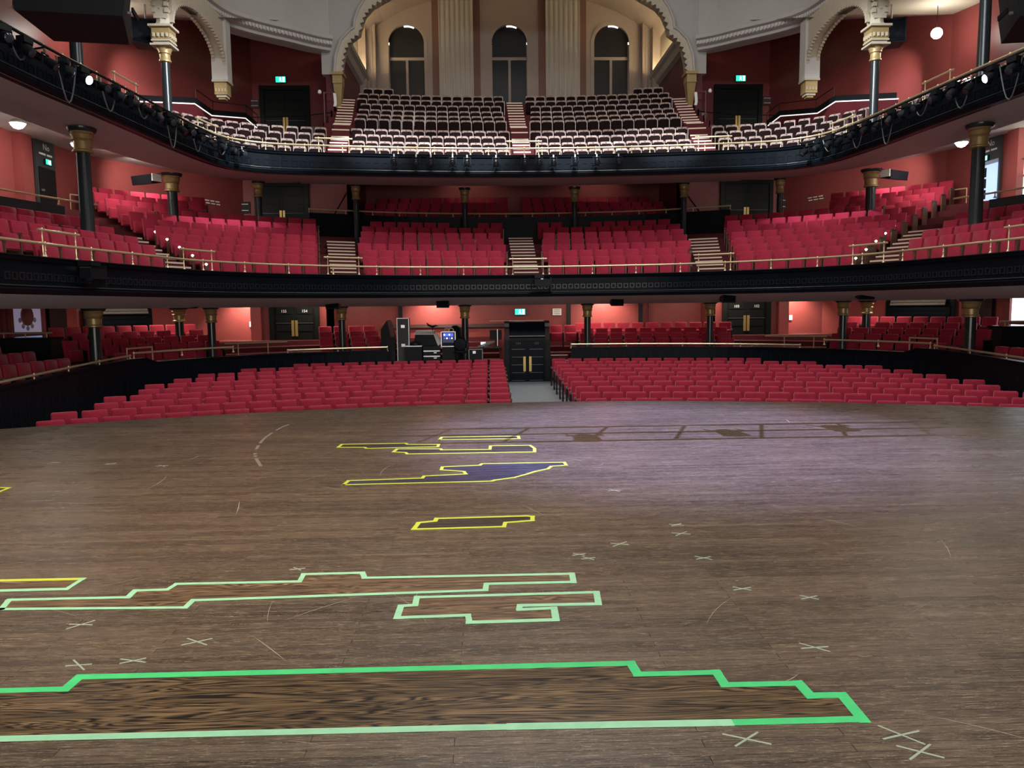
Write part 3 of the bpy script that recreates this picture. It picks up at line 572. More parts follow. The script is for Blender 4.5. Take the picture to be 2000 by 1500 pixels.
for sg, sd in ((-1, 'left'), (1, 'right')):
    for k, (x, y) in COLS_UP.items():
        t = thing('gallery_column', f'slender gallery column with ornate cream capital, {sd} of centre, ' + ('rear one' if k == 'A' else 'one nearer the stage'), 'column', (sg * x, y, 6.9)); t['kind'] = 'thing'
        MB().lathe([(.2, 0), (.2, .1), (.15, .2), (.135, 2.78)], n=16).build('shaft', IRON, t, True)
        MB().lathe([(.135, 2.76), (.19, 2.79), (.19, 2.84), (.165, 2.87), (.165, 3.02), (.2, 3.05), (.19, 3.09), (.24, 3.2), (.24, 3.24)], n=16).build('neck_ring', GOLD, t, True)
        m = MB(); m.box((0, 0, 3.27), (.66, .66, .06)); m.box((0, 0, 3.33), (.5, .5, .08)); m.box((0, 0, 3.40), (.6, .6, .05)); m.build('impost_moulding', STONE, t)
        m = MB(); m.box((0, 0, 3.62), (.56, .56, .4)); m.build('impost_block', GOLD, t)
        for a in range(4):
            for q in range(4):
                d = (-.21 + .14 * q); px, py = ((d, -.29), (.29, d), (d, .29), (-.29, d))[a]; MB().box((px, py, 3.56), (.06, .06, .12)).build('dentil', STONE, t)
        MB().box((0, 0, 3.85), (.72, .72, .07)).build('abacus', STONE, t)
        MB().lathe([(.3, 3.88), (.22, 4.0), (.21, 4.3), (.28, 4.4)], n=8).build('upper_shaft', STONE, t)
    # scalloped arches springing from the columns
    def arch(a, b, zs, zt, name, label, n=22, rise=None):
        t = struct(name, label); L = hypot(b[0] - a[0], b[1] - a[1]); ux, uy = (b[0] - a[0]) / L, (b[1] - a[1]) / L; nx, ny = -uy, ux; rise = rise or L * .40
        inner = [(L / 2 - (L / 2 - .22) * cos(pi * k / n), zs + rise * sin(pi * k / n) ** 0.8) for k in range(n + 1)]
        P3 = lambda s_, z, d: (a[0] + ux * s_ + nx * d, a[1] + uy * s_ + ny * d, z)
        m = MB(); m.sweep([[P3(s_, z, -.22), P3(s_, max(zt, z + .15), -.22), P3(s_, max(zt, z + .15), .22), P3(s_, z, .22)] for s_, z in inner]); m.build('arch_web', STONE, t)
        me = MB().box((0, 0, 0), (.13, .12, .13)).mesh('arch_tooth', STONE); ang = atan2(uy, ux)
        for s_, z in [(L / 2 - (L / 2 - .2) * cos(pi * k / 34), zs + rise * sin(pi * k / 34) ** 0.8) for k in range(1, 34)]:
            for d in (-.2, .2): link('arch_tooth', me, t, P3(s_, z - .02, d), ang)
        return t
    A = (sg * 11.77, 26.35); B_ = (sg * 11.35, 19.9); P_ = (sg * PEND[0], PEND[1])
    arch(A, P_, 10.9, 12.75, f'trim_{1 if sg < 0 else 2}', f'scalloped plaster arch from {sd} gallery column to hanging bracket', rise=1.25)
    arch(B_, A, 11.0, 13.3, f'trim_{3 if sg < 0 else 4}', f'scalloped plaster arch between the two {sd} gallery columns', rise=1.7)
    t = struct(f'trim_{5 if sg < 0 else 6}', f'hanging gilded bracket under the curved cornice, {sd} side')
    for o_ in [MB().box((0, 0, 11.6), (.6, .55, 2.3)).build('bracket_body', PINK, t), MB().lathe([(.24, 10.45), (.25, 11.0)], n=8).build('bracket_shaft', STONE, t), MB().box((0, 0, 10.42), (.62, .62, .08)).build('bracket_cap', STONE, t),
               MB().box((0, 0, 10.15), (.48, .48, .46)).build('bracket_block', GOLD, t), MB().box((0, 0, 9.88), (.38, .38, .1)).build('bracket_step', STONE, t), MB().box((0, 0, 9.8), (.26, .26, .08)).build('bracket_tip', GOLD, t)]:
        o_.location = (P_[0], P_[1], 0)
    for q in range(4): MB().box((P_[0] - .18 + .12 * q, P_[1] - .25, 10.08), (.05, .05, .12)).build('dentil', STONE, t)

# ================================================================== DOORS
def double_door(num, label, x, y, z0, w_, h, rz=0.0, numbers=None, m=DOORM, fr=0.16):
    t = struct(f'door_{num}', label); t.location = (x, y, z0); t.rotation_euler = (0, 0, rz)
    m_ = MB(); m_.box((-w_ / 2 - fr / 2, -.05, h / 2), (fr, .16, h)); m_.box((w_ / 2 + fr / 2, -.05, h / 2), (fr, .16, h)); m_.box((0, -.05, h + fr / 2), (w_ + 2 * fr, .16, fr)); m_.build('door_frame', m, t)
    for s_ in (-1, 1):
        lf = MB().box((0, 0, h / 2), (w_ / 2 - .01, .05, h - .01)).build('leaf', m, t, False, (s_ * w_ / 4, 0, 0))
        ph = (h - .2) / 6
        for k in range(6): 
            zz = .1 + ph * (k + .5); mb = MB(); a, b = w_ / 2 - .2, ph - .09
            mb.box((0, -.045, zz), (a, .02, b)); mb.build('door_panel', m, lf)
            if k in (1, 3): MB().box((0, -.045, zz - b / 2 - .02), (a + .06, .04, .014)).build('panel_highlight', mat('grey_trim_highlight', (.12, .13, .14), .3), lf)  # pale strip painted as the highlight on the panel rail's edge
        MB().box((-s_ * (w_ / 4 - .07), -.065, h * .42), (.10, .03, h * .28)).build('push_plate', mat('aged_brass', (.50, .36, .13), .35, metal=.7), lf)
        if numbers: text(numbers[0 if s_ < 0 else 1], .15, PAPER, lf, Matrix.Translation((0, -.06, h * .72)) @ Matrix.Rotation(pi / 2, 4, 'X'))
    return t
double_door(1, 'black panelled double doors 155 and 154 at the rear left of the stalls', -8.87, 30.26, -.05, 1.6, 2.2, numbers=('155', '154'))
double_door(2, 'black panelled double doors 103 and 102 at the rear right of the stalls', 8.87, 30.26, -.05, 1.6, 2.2, numbers=('103', '102'))
double_door(3, 'black double doors behind the balcony seats, left of centre', -10.55, 35.55, 4.7, 2.1, 2.4)
double_door(4, 'black double doors behind the balcony seats, right of centre', 10.55, 35.55, 4.7, 2.1, 2.4)
double_door(5, 'dark double doors of the top gallery under the left exit sign', -10.85, 37.95, 9.1, 1.95, 2.85, fr=0.2)
double_door(6, 'dark double doors of the top gallery under the right exit sign', 10.85, 37.95, 9.1, 1.95, 2.85, fr=0.2)

def exit_sign(label, x, y, z, rz=0.0, s=1.0):
    t = thing('exit_sign', label, 'sign', (x, y, z), rz)
    MB().box((0, 0, 0), (.5 * s, .08, .3 * s)).build('sign_case', MATTE, t); MB().box((0, -.045, 0), (.46 * s, .015, .26 * s)).build('sign_face', EXITG, t)
    m = MB(); q = s; m.lathe([(.001, -.022 * q), (.022 * q, 0), (.001, .022 * q)], (-.01 * q, -.056, .085 * q), 6)
    m.add([(x_ * q, -.057, z_ * q) for x_, z_ in [(-.06, .05), (.02, .06), (.03, .02), (.0, -.02), (.05, -.06), (.04, -.11), (.02, -.1), (.02, -.06), (-.03, -.04), (-.06, -.1), (-.08, -.09), (-.04, -.01), (-.03, .03), (-.07, .02)]], [tuple(range(14))])
    m.box((.14 * q, -.056, 0), (.09 * q, .004, .22 * q)); m.build('running_figure', EXITW, t)
exit_sign('green exit sign above the left gallery doors', -11.0, 37.9, 12.43)
exit_sign('green exit sign above the right gallery doors', 10.95, 37.9, 12.43)
exit_sign('green exit sign on the red wall behind the central vestibule', -0.04, 31.42, 1.41, s=.9)

# ================================================================== SIGNS AND PLATES ON WALLS
def plate(name, label, cat, x, y, z, w_, h, m, rz=0.0, lines=0):
    t = thing(name, label, cat, (x, y, z), rz); MB().box((0, 0, 0), (w_, .03, h)).build('board', m, t)
    for k in range(lines): MB().box((0, -.018, h * (.28 - .56 * k / max(1, lines - 1))), (w_ * .7, .004, h * .06)).build('print_line', MATTE if m is PAPER else PAPER, t)
plate('notice', 'white notice on the red wall right of the vestibule exit sign', 'notice', 1.47, 31.45, 1.39, .36, .27, PAPER, 0, 3)
plate('wall_switch', 'white switch plate on the wall left of doors 155', 'switch', -10.75, 30.86, 1.04, .12, .2, PAPER)
plate('wall_switch', 'white switch plate on the wall right of doors 102', 'switch', 10.9, 30.86, 1.06, .12, .2, PAPER)
plate('notice', 'small white notice beside the right gallery doors', 'notice', 9.2, 37.96, 10.72, .3, .25, PAPER, 0, 3)
plate('wall_vent', 'dark vent plate on the red wall beside the left gallery bracket', 'vent', -12.3, 37.9, 11.35, .5, .4, mat('vent_brown', (.07, .03, .03), .6), 0, 2)
plate('wall_vent', 'dark vent plate on the red wall beside the right gallery bracket', 'vent', 12.28, 37.9, 11.4, .5, .4, MATS['vent_brown'], 0, 2)
plate('poster_board', 'dark notice board on the balcony wall beside the left doors', 'notice board', -12.2, 35.5, 6.2, .42, .5, MATTE, 0, 2)
plate('poster_board', 'dark notice board on the balcony wall beside the right doors', 'notice board', 12.2, 35.5, 6.2, .42, .5, MATTE, 0, 2)
for sg, sd in ((-1, 'left'), (1, 'right')):
    a = atan2(7.3, -3.2) if sg > 0 else atan2(7.3, 3.2); tx, ty = (cos(a), sin(a)); cx, cy = sg * 13.05, 33.8
    t = thing('wall_lettering', f'two small lines of white lettering on the {sd} balcony wall', 'lettering', (cx, cy, 6.2), atan2(-3.2, 7.3) * 0 + (radians(-66) if sg > 0 else radians(66)))
    for k in range(2):
        for q in range(14): 
            if q % 5 != 4: MB().box((-.42 + .06 * q + k * .04, -.02, .05 - .11 * k), (.042, .01, .045)).build('letter', PAPER, t)

for sg, sd in ((-1, 'left'), (1, 'right')):
    t = thing('bar_counter', f'black counter with brass rail in front of the {sd} stalls window', 'counter', (sg * 14.45, 22.4, -.4)); MB().box((0, 0, .62), (1.5, .6, 1.24)).build('counter_body', MATTE, t); MB().box((0, 0, 1.26), (1.56, .66, .05)).build('counter_top', BLACK, t)
    MB().tube([(-.75, -.2, 1.42), (.75, -.2, 1.42)], .028, 8).build('top_rail', BRASS, t, True)
    for q in (-.6, 0, .6): MB().tube([(q, -.2, 1.28), (q, -.2, 1.42)], .018, 6).build('rail_post', BRASS, t)
# ================================================================== SIDE WALL DOORS, WINDOWS
for sg, sd in ((-1, 'left'), (1, 'right')):
    X_ = sg * 15.48; r0 = pi / 2 if sg < 0 else -pi / 2
    t = struct(f'door_{7 if sg < 0 else 8}', f'dark single door with exit sign on the {sd} balcony side wall'); yb = 25.55 if sg < 0 else 25.65
    t.location = (X_ - sg * .02, yb, 4.7); t.rotation_euler = (0, 0, r0)
    MB().box((0, -.03, 1.2), (1.05, .08, 2.4)).build('overpanel', GREY, t)
    MB().box((0, -.08, .72), (.9, .05, 1.5)).build('leaf', DOORM if sg < 0 else DAYB, t)
    if sg > 0:
        for k in range(4): MB().box((-.12, -.115, .12 + .36 * k), (.1, .02, .3)).build('door_strip', MATTE, t)
        MB().box((0, -.11, 1.5), (1.0, .03, .12)).build('door_header', mat('pale_blue_frame', (.4, .45, .6), .4), t)
    else: MB().box((-.36, -.13, .75), (.1, .06, .06)).build('door_handle', CHROME, t)
    text('No', .28, PAPER, t, Matrix.Translation((.05, -.08, 2.12)) @ Matrix.Rotation(pi / 2, 4, 'X'))
    for q in range(12):
        if q != 6: MB().box((-.34 + .062 * q, -.08, 1.9), (.045, .01, .06)).build('sign_letter', PAPER, t)
    exit_sign(f'small green exit sign above the single door on the {sd} balcony side wall', X_ - sg * .12, yb + (.02 if sg < 0 else .15), 6.37, r0, .6)
    # pilaster beside it and stained glass window
    struct(f'trim_{7 if sg < 0 else 8}', f'red pilaster on the {sd} balcony side wall', MB().box((sg * 15.35, 24.25, 5.5), (.3, .5, 5)).build('pilaster', RED))
    wn = struct(f'window_{6 if sg < 0 else 7}', f'bright patterned window on the {sd} balcony side wall'); y0 = 21.3 if sg < 0 else 23.75
    MB().box((X_, y0, 5.9), (.06, 1.5, 2.6)).build('window_frame', DRED, wn); MB().box((X_ - sg * .04, y0, 6.3), (.04, 1.3, 1.5)).build('pane', mat('patterned_glass', (.8, .8, .7), .4, emit=(.85, .86, .78), es=1.2), wn)
    MB().box((X_ - sg * .04, y0, 5.2), (.04, 1.3, .55)).build('pane', mat('cyan_glass', (.5, .8, .8), .4, emit=(.4, .85, .9), es=1.0), wn)
    for k in range(5):
        MB().lathe([(.05, 0), (.09, .02), (.05, .04)], (0, 0, 0), 6).build('glass_motif', mat('lead_grey', (.12, .12, .12), .5), wn, False, (X_ - sg * .08, y0 - .45 + .22 * k, 6.0 + .2 * (k % 3)))
    # stalls level: tall window with medallion, dark door, shuttered alcove
    wn = struct(f'window_{8 if sg < 0 else 9}', f'{sd} stalls window with a round red medallion in its upper sash'); y0 = 23.9 if sg < 0 else 23.4
    gl = mat('lilac_glass', (.35, .32, .42), .4, emit=(.30, .28, .42), es=.35) if sg < 0 else DAY; gl2 = mat('blue_glass', (.2, .3, .5), .4, emit=(.16, .28, .5), es=.5) if sg < 0 else DAY
    MB().box((X_ - sg * .02, y0, .9), (.1, 1.95, 2.9)).build('window_casing', RED, wn)
    MB().box((X_ - sg * .07, y0, 1.45), (.06, 1.5, .95)).build('upper_pane', gl, wn); MB().box((X_ - sg * .07, y0, .4), (.06, 1.5, .95)).build('lower_pane', gl2, wn)
    MB().box((X_ - sg * .10, y0, .93), (.08, 1.56, .08)).build('meeting_rail', DRED, wn)
    for k in (-1, 1): MB().box((X_ - sg * .10, y0 + k * .82, .9), (.14, .12, 2.8)).build('jamb', RED, wn)
    if sg < 0:
        o_ = MB().lathe([(.30, 0), (.30, .04), (.24, .05)], (0, 0, 0), 20).build('medallion', mat('medallion_red', (.22, .06, .05), .5), wn, True); o_.location = (X_ + .10, y0, 1.5); o_.rotation_euler = (0, pi / 2, 0)
        for k in range(5):
            a = radians(200 + 35 * k); o_ = MB().lathe([(.06, 0), (.08, .02), (.05, .04)], (0, 0, 0), 8).build('leaf_ornament', mat('pale_leaf', (.45, .42, .45), .5), wn, True); o_.location = (X_ + .10, y0 + .4 * cos(a), 1.5 + .38 * sin(a)); o_.rotation_euler = (0, pi / 2, 0)
    d_ = struct(f'door_{9 if sg < 0 else 10}', f'dark doorway beside the {sd} stalls window'); MB().box((X_ - sg * .04, 25.65, .7), (.1, 1.0, 3.0)).build('leaf', MATTE, d_); MB().box((X_ - sg * .1, 25.2, .9), (.04, .06, .1)).build('door_handle', CHROME, d_)
    # shuttered alcove on the angled wall
    a = struct(f'window_{10 if sg < 0 else 11}', f'black shuttered alcove with slatted hood in the {sd} corner of the stalls'); u0 = .03; u1 = .50
    f0 = lambda u: (15.5 - 3.3 * u, 27.0 + 3.9 * u); p0, p1 = f0(u0), f0(u1); mx_, my_ = (p0[0] + p1[0]) / 2, (p0[1] + p1[1]) / 2; ln = hypot(p1[0] - p0[0], p1[1] - p0[1]); rz = atan2(p1[1] - p0[1], (p1[0] - p0[0])) - pi if sg > 0 else atan2(p1[1] - p0[1], -(p1[0] - p0[0]))
    a.location = (sg * (mx_ - .1), my_ - .1, 0); a.rotation_euler = (0, 0, rz)
    h = ln / 2; MB().prismxz([(-h, .4), (-h, 1.65), (-h + .35, 2.15), (h - .35, 2.15), (h, 1.65), (h, .4)], -.02, .04).build('alcove_back', BLACK, a)
    for k in range(5): MB().box((0, -.25 + .05 * k, 1.55 + .1 * k), (ln - .5, .04, .09), 0, radians(-28)).build('hood_slat', mat('grey_slat', (.16, .15, .13), .4), a)
    for k in range(6): MB().box((0, -.05, .5 + .18 * k), (ln - .3, .03, .165)).build('shutter_slat', BLACK, a)

# ================================================================== SEATS
def slab(mb, w_, z0, z1, y0, y1, rad, tilt=0.0, soft=0.02, n=4):
    """upholstered slab facing -y: rounded top corners, soft front edge"""
    def ring(ins):
        a = w_ / 2 - ins; b0, b1 = z0 + ins, z1 - ins; r = max(.001, rad - ins * .5); p = [(-a, b0), (a, b0)]
        p += [(a - r + r * cos(pi / 2 * k / n), b1 - r + r * sin(pi / 2 * k / n)) for k in range(n + 1)] + [(-a + r - r * sin(pi / 2 * k / n), b1 - r + r * cos(pi / 2 * k / n)) for k in range(n + 1)]
        return p
    def tl(x, y, z): return (x, y + (z - z0) * tilt, z)
    rows = [[tl(x, y1, z) for x, z in ring(soft * .6)], [tl(x, y1 - soft * .6, z) for x, z in ring(0)], [tl(x, y0 + soft, z) for x, z in ring(0)], [tl(x, y0, z) for x, z in ring(soft)]]
    mb.sweep(rows[::-1]); return mb
def seat_proto(kind):
    """list of (part name, MB, material)"""
    if kind == 'orch':
        return [('backrest', slab(MB(), .455, .34, .88, .10, .20, .035, .14, .024), PLUSH), ('seat', slab(MB(), .44, .27, .60, -.06, .07, .04, .10, .03), PLUSH),
                ('side_panel', MB().box((.262, .06, .29), (.035, .32, .58)), MATTE), ('armrest', MB().box((.262, .02, .605), (.05, .34, .04)), WOOD)]
    if kind == 'balc':
        return [('backrest', slab(MB(), .455, .36, .93, .10, .19, .02, .16, .016, 2), PLUSH2), ('seat', slab(MB(), .44, .26, .62, -.08, .05, .03, .08, .03, 2), PLUSH2),
                ('side_panel', MB().box((.252, .10, .30), (.035, .34, .60)), WOOD), ('armrest', MB().box((.252, .06, .625), (.05, .34, .035)), WOOD)]
    b = MB(); n = 6   # bentwood top rail, leaning back and bowed
    lo = [(-.20 + .40 * k / n, .10 + .035 * sin(pi * k / n), .735 - (.03 if k in (0, n) else 0)) for k in range(n + 1)]; hi = [(-.20 + .40 * k / n, .235 + .035 * sin(pi * k / n), .85 - (.018 if k in (0, n) else 0)) for k in range(n + 1)]
    v = lo + hi[::-1]; q = [(x, y + .022, z - .012) for x, y, z in v]; m_ = len(v)
    b.add(v + q, [(k, k + 1, m_ - 2 - k, m_ - 1 - k) for k in range(n)] + [(m_ + k + 1, m_ + k, 2 * m_ - 1 - k, 2 * m_ - 2 - k) for k in range(n)] + [(i_, m_ + i_, m_ + (i_ + 1) % m_, (i_ + 1) % m_) for i_ in range(m_)])
    fr = MB(); fr.box((.215, .10, .37), (.022, .26, .74)); fr.box((.215, .10, .735), (.03, .28, .02))
    num = MB().box((0, .195, .80), (.04, .03, .012), 0, radians(40))
    return [('backrest', b, PALEWOOD), ('seat', slab(MB(), .385, .27, .735, .0, .09, .07, .06, .02, 3), BRNPLUSH), ('side_frame', fr, PALEWOOD), ('number_plate', num, MATTE)]
PROTO = {}
for kd in ('orch', 'balc', 'gall'):
    parts = seat_proto(kd); PROTO[kd] = [(n, mb, m_, mb.mesh(n, m_, kd != 'gall' or n == 'seat')) for n, mb, m_ in parts]
CAMP = Vector((CX, 0, 1.6))
def project(p):
    d = Vector(p) - CAMP; z = d.dot(_f)
    return (1000 + 1500 * d.dot(_r2) / z, 750 - 1500 * d.dot(_u2) / z) if z > .1 else (-9999, -9999)
SEATS = {'orch': [], 'parq': [], 'balc': [], 'gall': []}
ALLCOLS = {'parq': COLS_LOW, 'balc': COLS_MID, 'gall': COLS_UP, 'orch': {}}
def add_seat(kind, x, y, z, nx, ny, label, end):
    for cx, cy in ALLCOLS[kind].values():
        if hypot(abs(x) - cx, y + .1 - cy) < .5: return
    for q in SEATS[kind]:
        if abs(q[1][0] - x) < .47 and abs(q[1][1] - y) < .47 and hypot(q[1][0] - x, q[1][1] - y) < .47: return
    u, v = project((x, y, z + .8))
    if u < -40 or u > 2040 or v < -40: return
    SEATS[kind].append((hypot(x - CX, y), (x, y, z), atan2(ny, nx) - pi / 2, label, end))
def row_seats(c, o, s0, s1, pitch, from_centre=True, ragged=0.0):
    """even seats along the offset row between two base parameters, numbered from the centre outwards"""
    n = 80; ts = [s0 + (s1 - s0) * i / n for i in range(n + 1)]; P = [c.pt(t, o) for t in ts]; d = [0]
    for a, b in zip(P, P[1:]): d.append(d[-1] + hypot(b[0] - a[0], b[1] - a[1]))
    k = int(d[-1] / pitch); out = []
    if k < 1: return out
    pad = (d[-1] - k * pitch) / 2 if not ragged else (d[-1] - k * pitch) * (0 if ragged > 0 else 1)
    j = 0
    for i in range(k):
        q = pad + pitch * (i + .5)
        while j < n - 1 and d[j + 1] < q: j += 1
        f = (q - d[j]) / (d[j + 1] - d[j]); t = ts[j] + (ts[j + 1] - ts[j]) * f; out.append((*c.pt(t, o), *c.nrm(t, o)))
    if abs(s0) > abs(s1): out = out[::-1]
    return out
# orchestra: arcs round a point behind the camera, clipped by the partition
def q_inside(x, y, marg):
    return min(((p[0] - x) * n[0] + (p[1] - y) * n[1] if hypot(p[0] - x, p[1] - y) < 3 else 9) for p, n in zip(Q.P[::2], Q.N[::2])) > marg
for i in range(10):
    Rr = 16.5 + i + 4.2; zt = -0.40 + .03 * i
    for sg, sd in ((-1, 'left'), (1, 'right')):
        pitch = .525 if i % 2 else .54; s_ = (.80 if sg < 0 else .74) + pitch / 2; k = 1
        while True:
            a = s_ / Rr; x, y = sg * Rr * sin(a), -4.2 + Rr * cos(a)
            if not q_inside(x, y + .1, .42 if i < 9 else .2) or x < -9.75: break
            add_seat('orch', x, y - .12, zt - .88, sg * sin(a), cos(a), f'red plush seat, {sd} orchestra block, {ordinal(i + 1)} row from stage, {ordinal(k)} seat from centre aisle', k == 1 and sg > 0)
            s_ += pitch; k += 1
# parterre under the balcony
def low_ok(x, y):
    x = abs(x)
    if x > 13.2 and 21.4 < y < 23.4: return False
    return x < 14.9 and y < (30.9 if x < 7.2 else 29.6) and (x < 11.9 or (x - 12.2) / 3.3 + (y - 30.9) / 3.9 < -.18)
q0 = Q.find(6.9); q1 = Q.find(9.0, 23.7); q2 = Q.find(10.65, 20.9); q3 = Q.find(10.9, 19.7); q4 = Q.find(10.9, 12.5)
for sg, sd in ((-1, 'left'), (1, 'right')):
    for nm, a, b, js in (('rear', Q.find(4.85) if sg < 0 else 1.75, q0, range(4)), ('corner', q1, q2, range(5)), ('side', q3, q4, range(4))):
        for j in js:
            for k, (x, y, nx, ny) in enumerate(row_seats(Q, .85 + .9 * j, sg * a, sg * b, .54)):
                if low_ok(x, y): add_seat('parq', x, y, ptop(j) - .88, nx, ny, f'red seat under the balcony, {sd} {nm} block, {ordinal(j + 1)} row from the rail, {ordinal(k + 1)} from centre', k == 0 and sg > 0)
for k in range(3): add_seat('parq', 1.25 + .55 * k, 29.2, .02, 0, 1, f'bright red seat right behind the central vestibule, {ordinal(k + 1)} from it', k == 0)
# middle balcony
A1 = T1.find(5.85); A2 = T1.find(8.9, 20.7); A3 = T1.find(9.8, 15.8); A4 = T1.find(9.98, 12.6)
def mid_ok(x, y):
    x = abs(x); return x < 14.9 and y < 35.0 and (y < 28.3 or x < 15.5 - (y - 28.3) * .438 - .7)
for sg, sd in ((-1, 'left'), (1, 'right')):
    for nm, a, b, rows in (('centre', .52, A1 - .48, range(7)), ('rear', A1 + .52, A2 - .45, range(10)), ('side', A2 + .45, A3 - .4, range(4)), ('front', A3 + .4, A4, range(4))):
        for i in rows:
            o, zt = T1ROWS[i]
            for k, (x, y, nx, ny) in enumerate(row_seats(T1, o - .12, sg * a, sg * b, .535 if nm != 'centre' else .53)):
                if mid_ok(x, y) and not (i >= 7 and abs(x) < 11.8): add_seat('balc', x, y, zt - .93, nx, ny, f'tall red balcony seat, {sd} {nm} block, {ordinal(i + 1)} row, {ordinal(k + 1)} from centre', k == 0 and sg > 0)
    for i in range(3):
        for k in range(12 + i % 2):
            x = sg * (.3 + .53 * (k + .5))
            add_seat('balc', x, 36.4 + .85 * i, 5.3 + .36 * i, 0, 1, f'dim red seat at the very back of the balcony, {sd} half, {ordinal(i + 1)} row, {ordinal(k + 1)} from centre', k == 0 and sg > 0)
for i in range(3): MB().box((0, 36.25 + .85 * i + .2, 5.3 + .36 * i - 1), (14.7, .87, 2)).build('terrace', CARPET, b1)
# top gallery
G1 = T2.find(6.5); G2 = T2.find(9.85, 24.4); G3 = T2.find(10.2, 20.0); G4 = T2.find(10.45, 16.0); G5 = T2.find(10.55, 12.5)
for sg, sd in ((-1, 'left'), (1, 'right')):
    for i in range(11):
        blocks = [('centre', .36, G1 - .36)] if i < 10 else [('centre', G1 - 1.9, G1 - .45)]
        if i < 4: blocks += [('corner', G1 + .38, G2 - .35), ('side', G2 + .4, G3 - .35), ('front', G3 + .4, G4)]
        for nm, a, b in blocks:
            for k, (x, y, nx, ny) in enumerate(row_seats(T2, T2O[i] - .12, sg * a, sg * b, .475 if nm == 'centre' else .52)):
                if abs(x) < 14.9: add_seat('gall', x, y, T2Z[i] - .85, nx, ny, f'wooden gallery seat, {sd} {nm} block, {ordinal(i + 1)} row, {ordinal(k + 1)} from centre', k == 0 and sg > 0)
SEATN = {'orch': ('orchestra_chair', 'seat', 'red orchestra seats', 'orch', 330), 'parq': ('parterre_chair', 'parterre seat', 'red seats under the balcony', 'orch', 300), 'balc': ('balcony_chair', 'balcony seat', 'tall red balcony seats', 'balc', 300), 'gall': ('gallery_chair', 'gallery seat', 'wooden gallery seats', 'gall', 300)}
for kind, L_ in SEATS.items():
    nm, cat, grp, pk, lim = SEATN[kind]; L_.sort(key=lambda s: s[0]); pr = PROTO[pk]
    for d, loc, rz, label, end in L_[:lim]:
        r = link(nm, None, None, loc, rz); tag(r, label, cat, grp)
        for pn, mb, m_, me in pr: link(pn, me, r)
        if end:
            for pn, mb, m_, me in pr:
                if pn in ('side_panel', 'armrest', 'side_frame'): link(pn, me, r, ((-.524 if pk == 'orch' else -.504 if pk == 'balc' else -.444), 0, 0))
    rest = L_[lim:]
    if rest:
        mb = MB(); ms = [p[2] for p in pr]
        for d, loc, rz, label, end in rest:
            M = Matrix.Translation(loc) @ Matrix.Rotation(rz, 4, 'Z')
            for k, (pn, pm, m_, me) in enumerate(pr):
                b0 = len(mb.f); mb.merge(pm, M); mb.mi[b0:] = [k] * (len(mb.f) - b0)
        o_ = mb.build(nm + '_far_rows', ms, None, True); tag(o_, {'orch': 'remaining rows of red orchestra seats at the partition', 'parq': 'remaining red seats under the balcony', 'balc': 'farther rows of red balcony seats behind the front rows', 'gall': 'upper rows of wooden seats high in the top gallery'}[kind], cat, grp, 'stuff')
print('SEATS', {k: len(v) for k, v in SEATS.items()})

# ================================================================== RAILINGS
def post(c, t, o, z0, h, parent, me):
    p = c.pt(t, o, False); q = link('rail_post', me, parent, (p[0], p[1], z0)); return q
def post_mesh(h, r=.016): return MB().lathe([(r * 2.6, 0), (r * 2.4, .02), (r * 1.1, .05), (r, .08), (r, h * .45), (r * 1.6, h * .5), (r, h * .55), (r, h - .03), (r * 1.9, h - .01), (r * 1.9, h + .02), (r * .8, h + .045)], n=8).mesh('rail_post', BRASS, True)
def railing(label, c, o, z0, h, a, b, pitch, raised=(), r=.029, gap=(), zfn=None):
    t = thing('brass_railing', label, 'railing')
    zz = (lambda s_: z0) if zfn is None else zfn
    MB().tube([(*c.pt(s_, o, False), zz(s_) + h) for s_ in c.rng(a, b, .35)], r, 8).build('top_rail', BRASS, t, True)
    pm = post_mesh(h); n = int((b - a) / pitch)
    for i in range(n + 1): s_ = a + (b - a) * i / n; post(c, s_, o, zz(s_), h, t, pm)
    if raised:
        ph = post_mesh(h * 2.0)
        for s_ in raised:
            MB().tube([(*c.pt(q, o, False), z0 + 2 * h) for q in c.rng(s_ - .62, s_ + .62, .3)], r * .95, 8).build('raised_rail', BRASS, t, True)
            for e in (-.5, .5): post(c, s_ + e, o, z0, 2 * h, t, ph)
    return t
railing('long brass railing along the front edge of the middle balcony', T1, .06, Z1T, .26, -A4, A4, 1.4, (-A3, -A2, -A1, 0, A1, A2, A3))
railing('long brass railing along the front edge of the top gallery', T2, .06, Z2T, .24, -G5, G5, .62, (-G3, -G2, -G1, 0, G1, G2, G3))
ql = Q.find(-10.75, 20.6); qn = Q.find(-9.2, 23.5)
railing('brass rail on the black partition along the left side seats', Q, .02, .2, .13, Q.find(-10.9, 11), ql, 1.35, zfn=ztop)
railing('brass rail on the black partition along the right side seats', Q, .02, .2, .13, -ql, Q.find(10.9, 11), 1.35, zfn=ztop)
railing('brass rail on the partition bend below the left corner seats', Q, .02, .33, .16, ql + .15, qn, 1.3)
railing('brass rail on the partition bend below the right corner seats', Q, .02, .33, .16, -qn, -ql - .15, 1.3)
railing('brass rail above the left rear orchestra seats up to the sound desk', Q, .02, .17, .14, Q.find(-7.8), sv, 1.2)
railing('brass rail above the right rear orchestra seats', Q, .02, .17, .14, Q.find(1.6), Q.find(8.6, 24.0), 1.75)
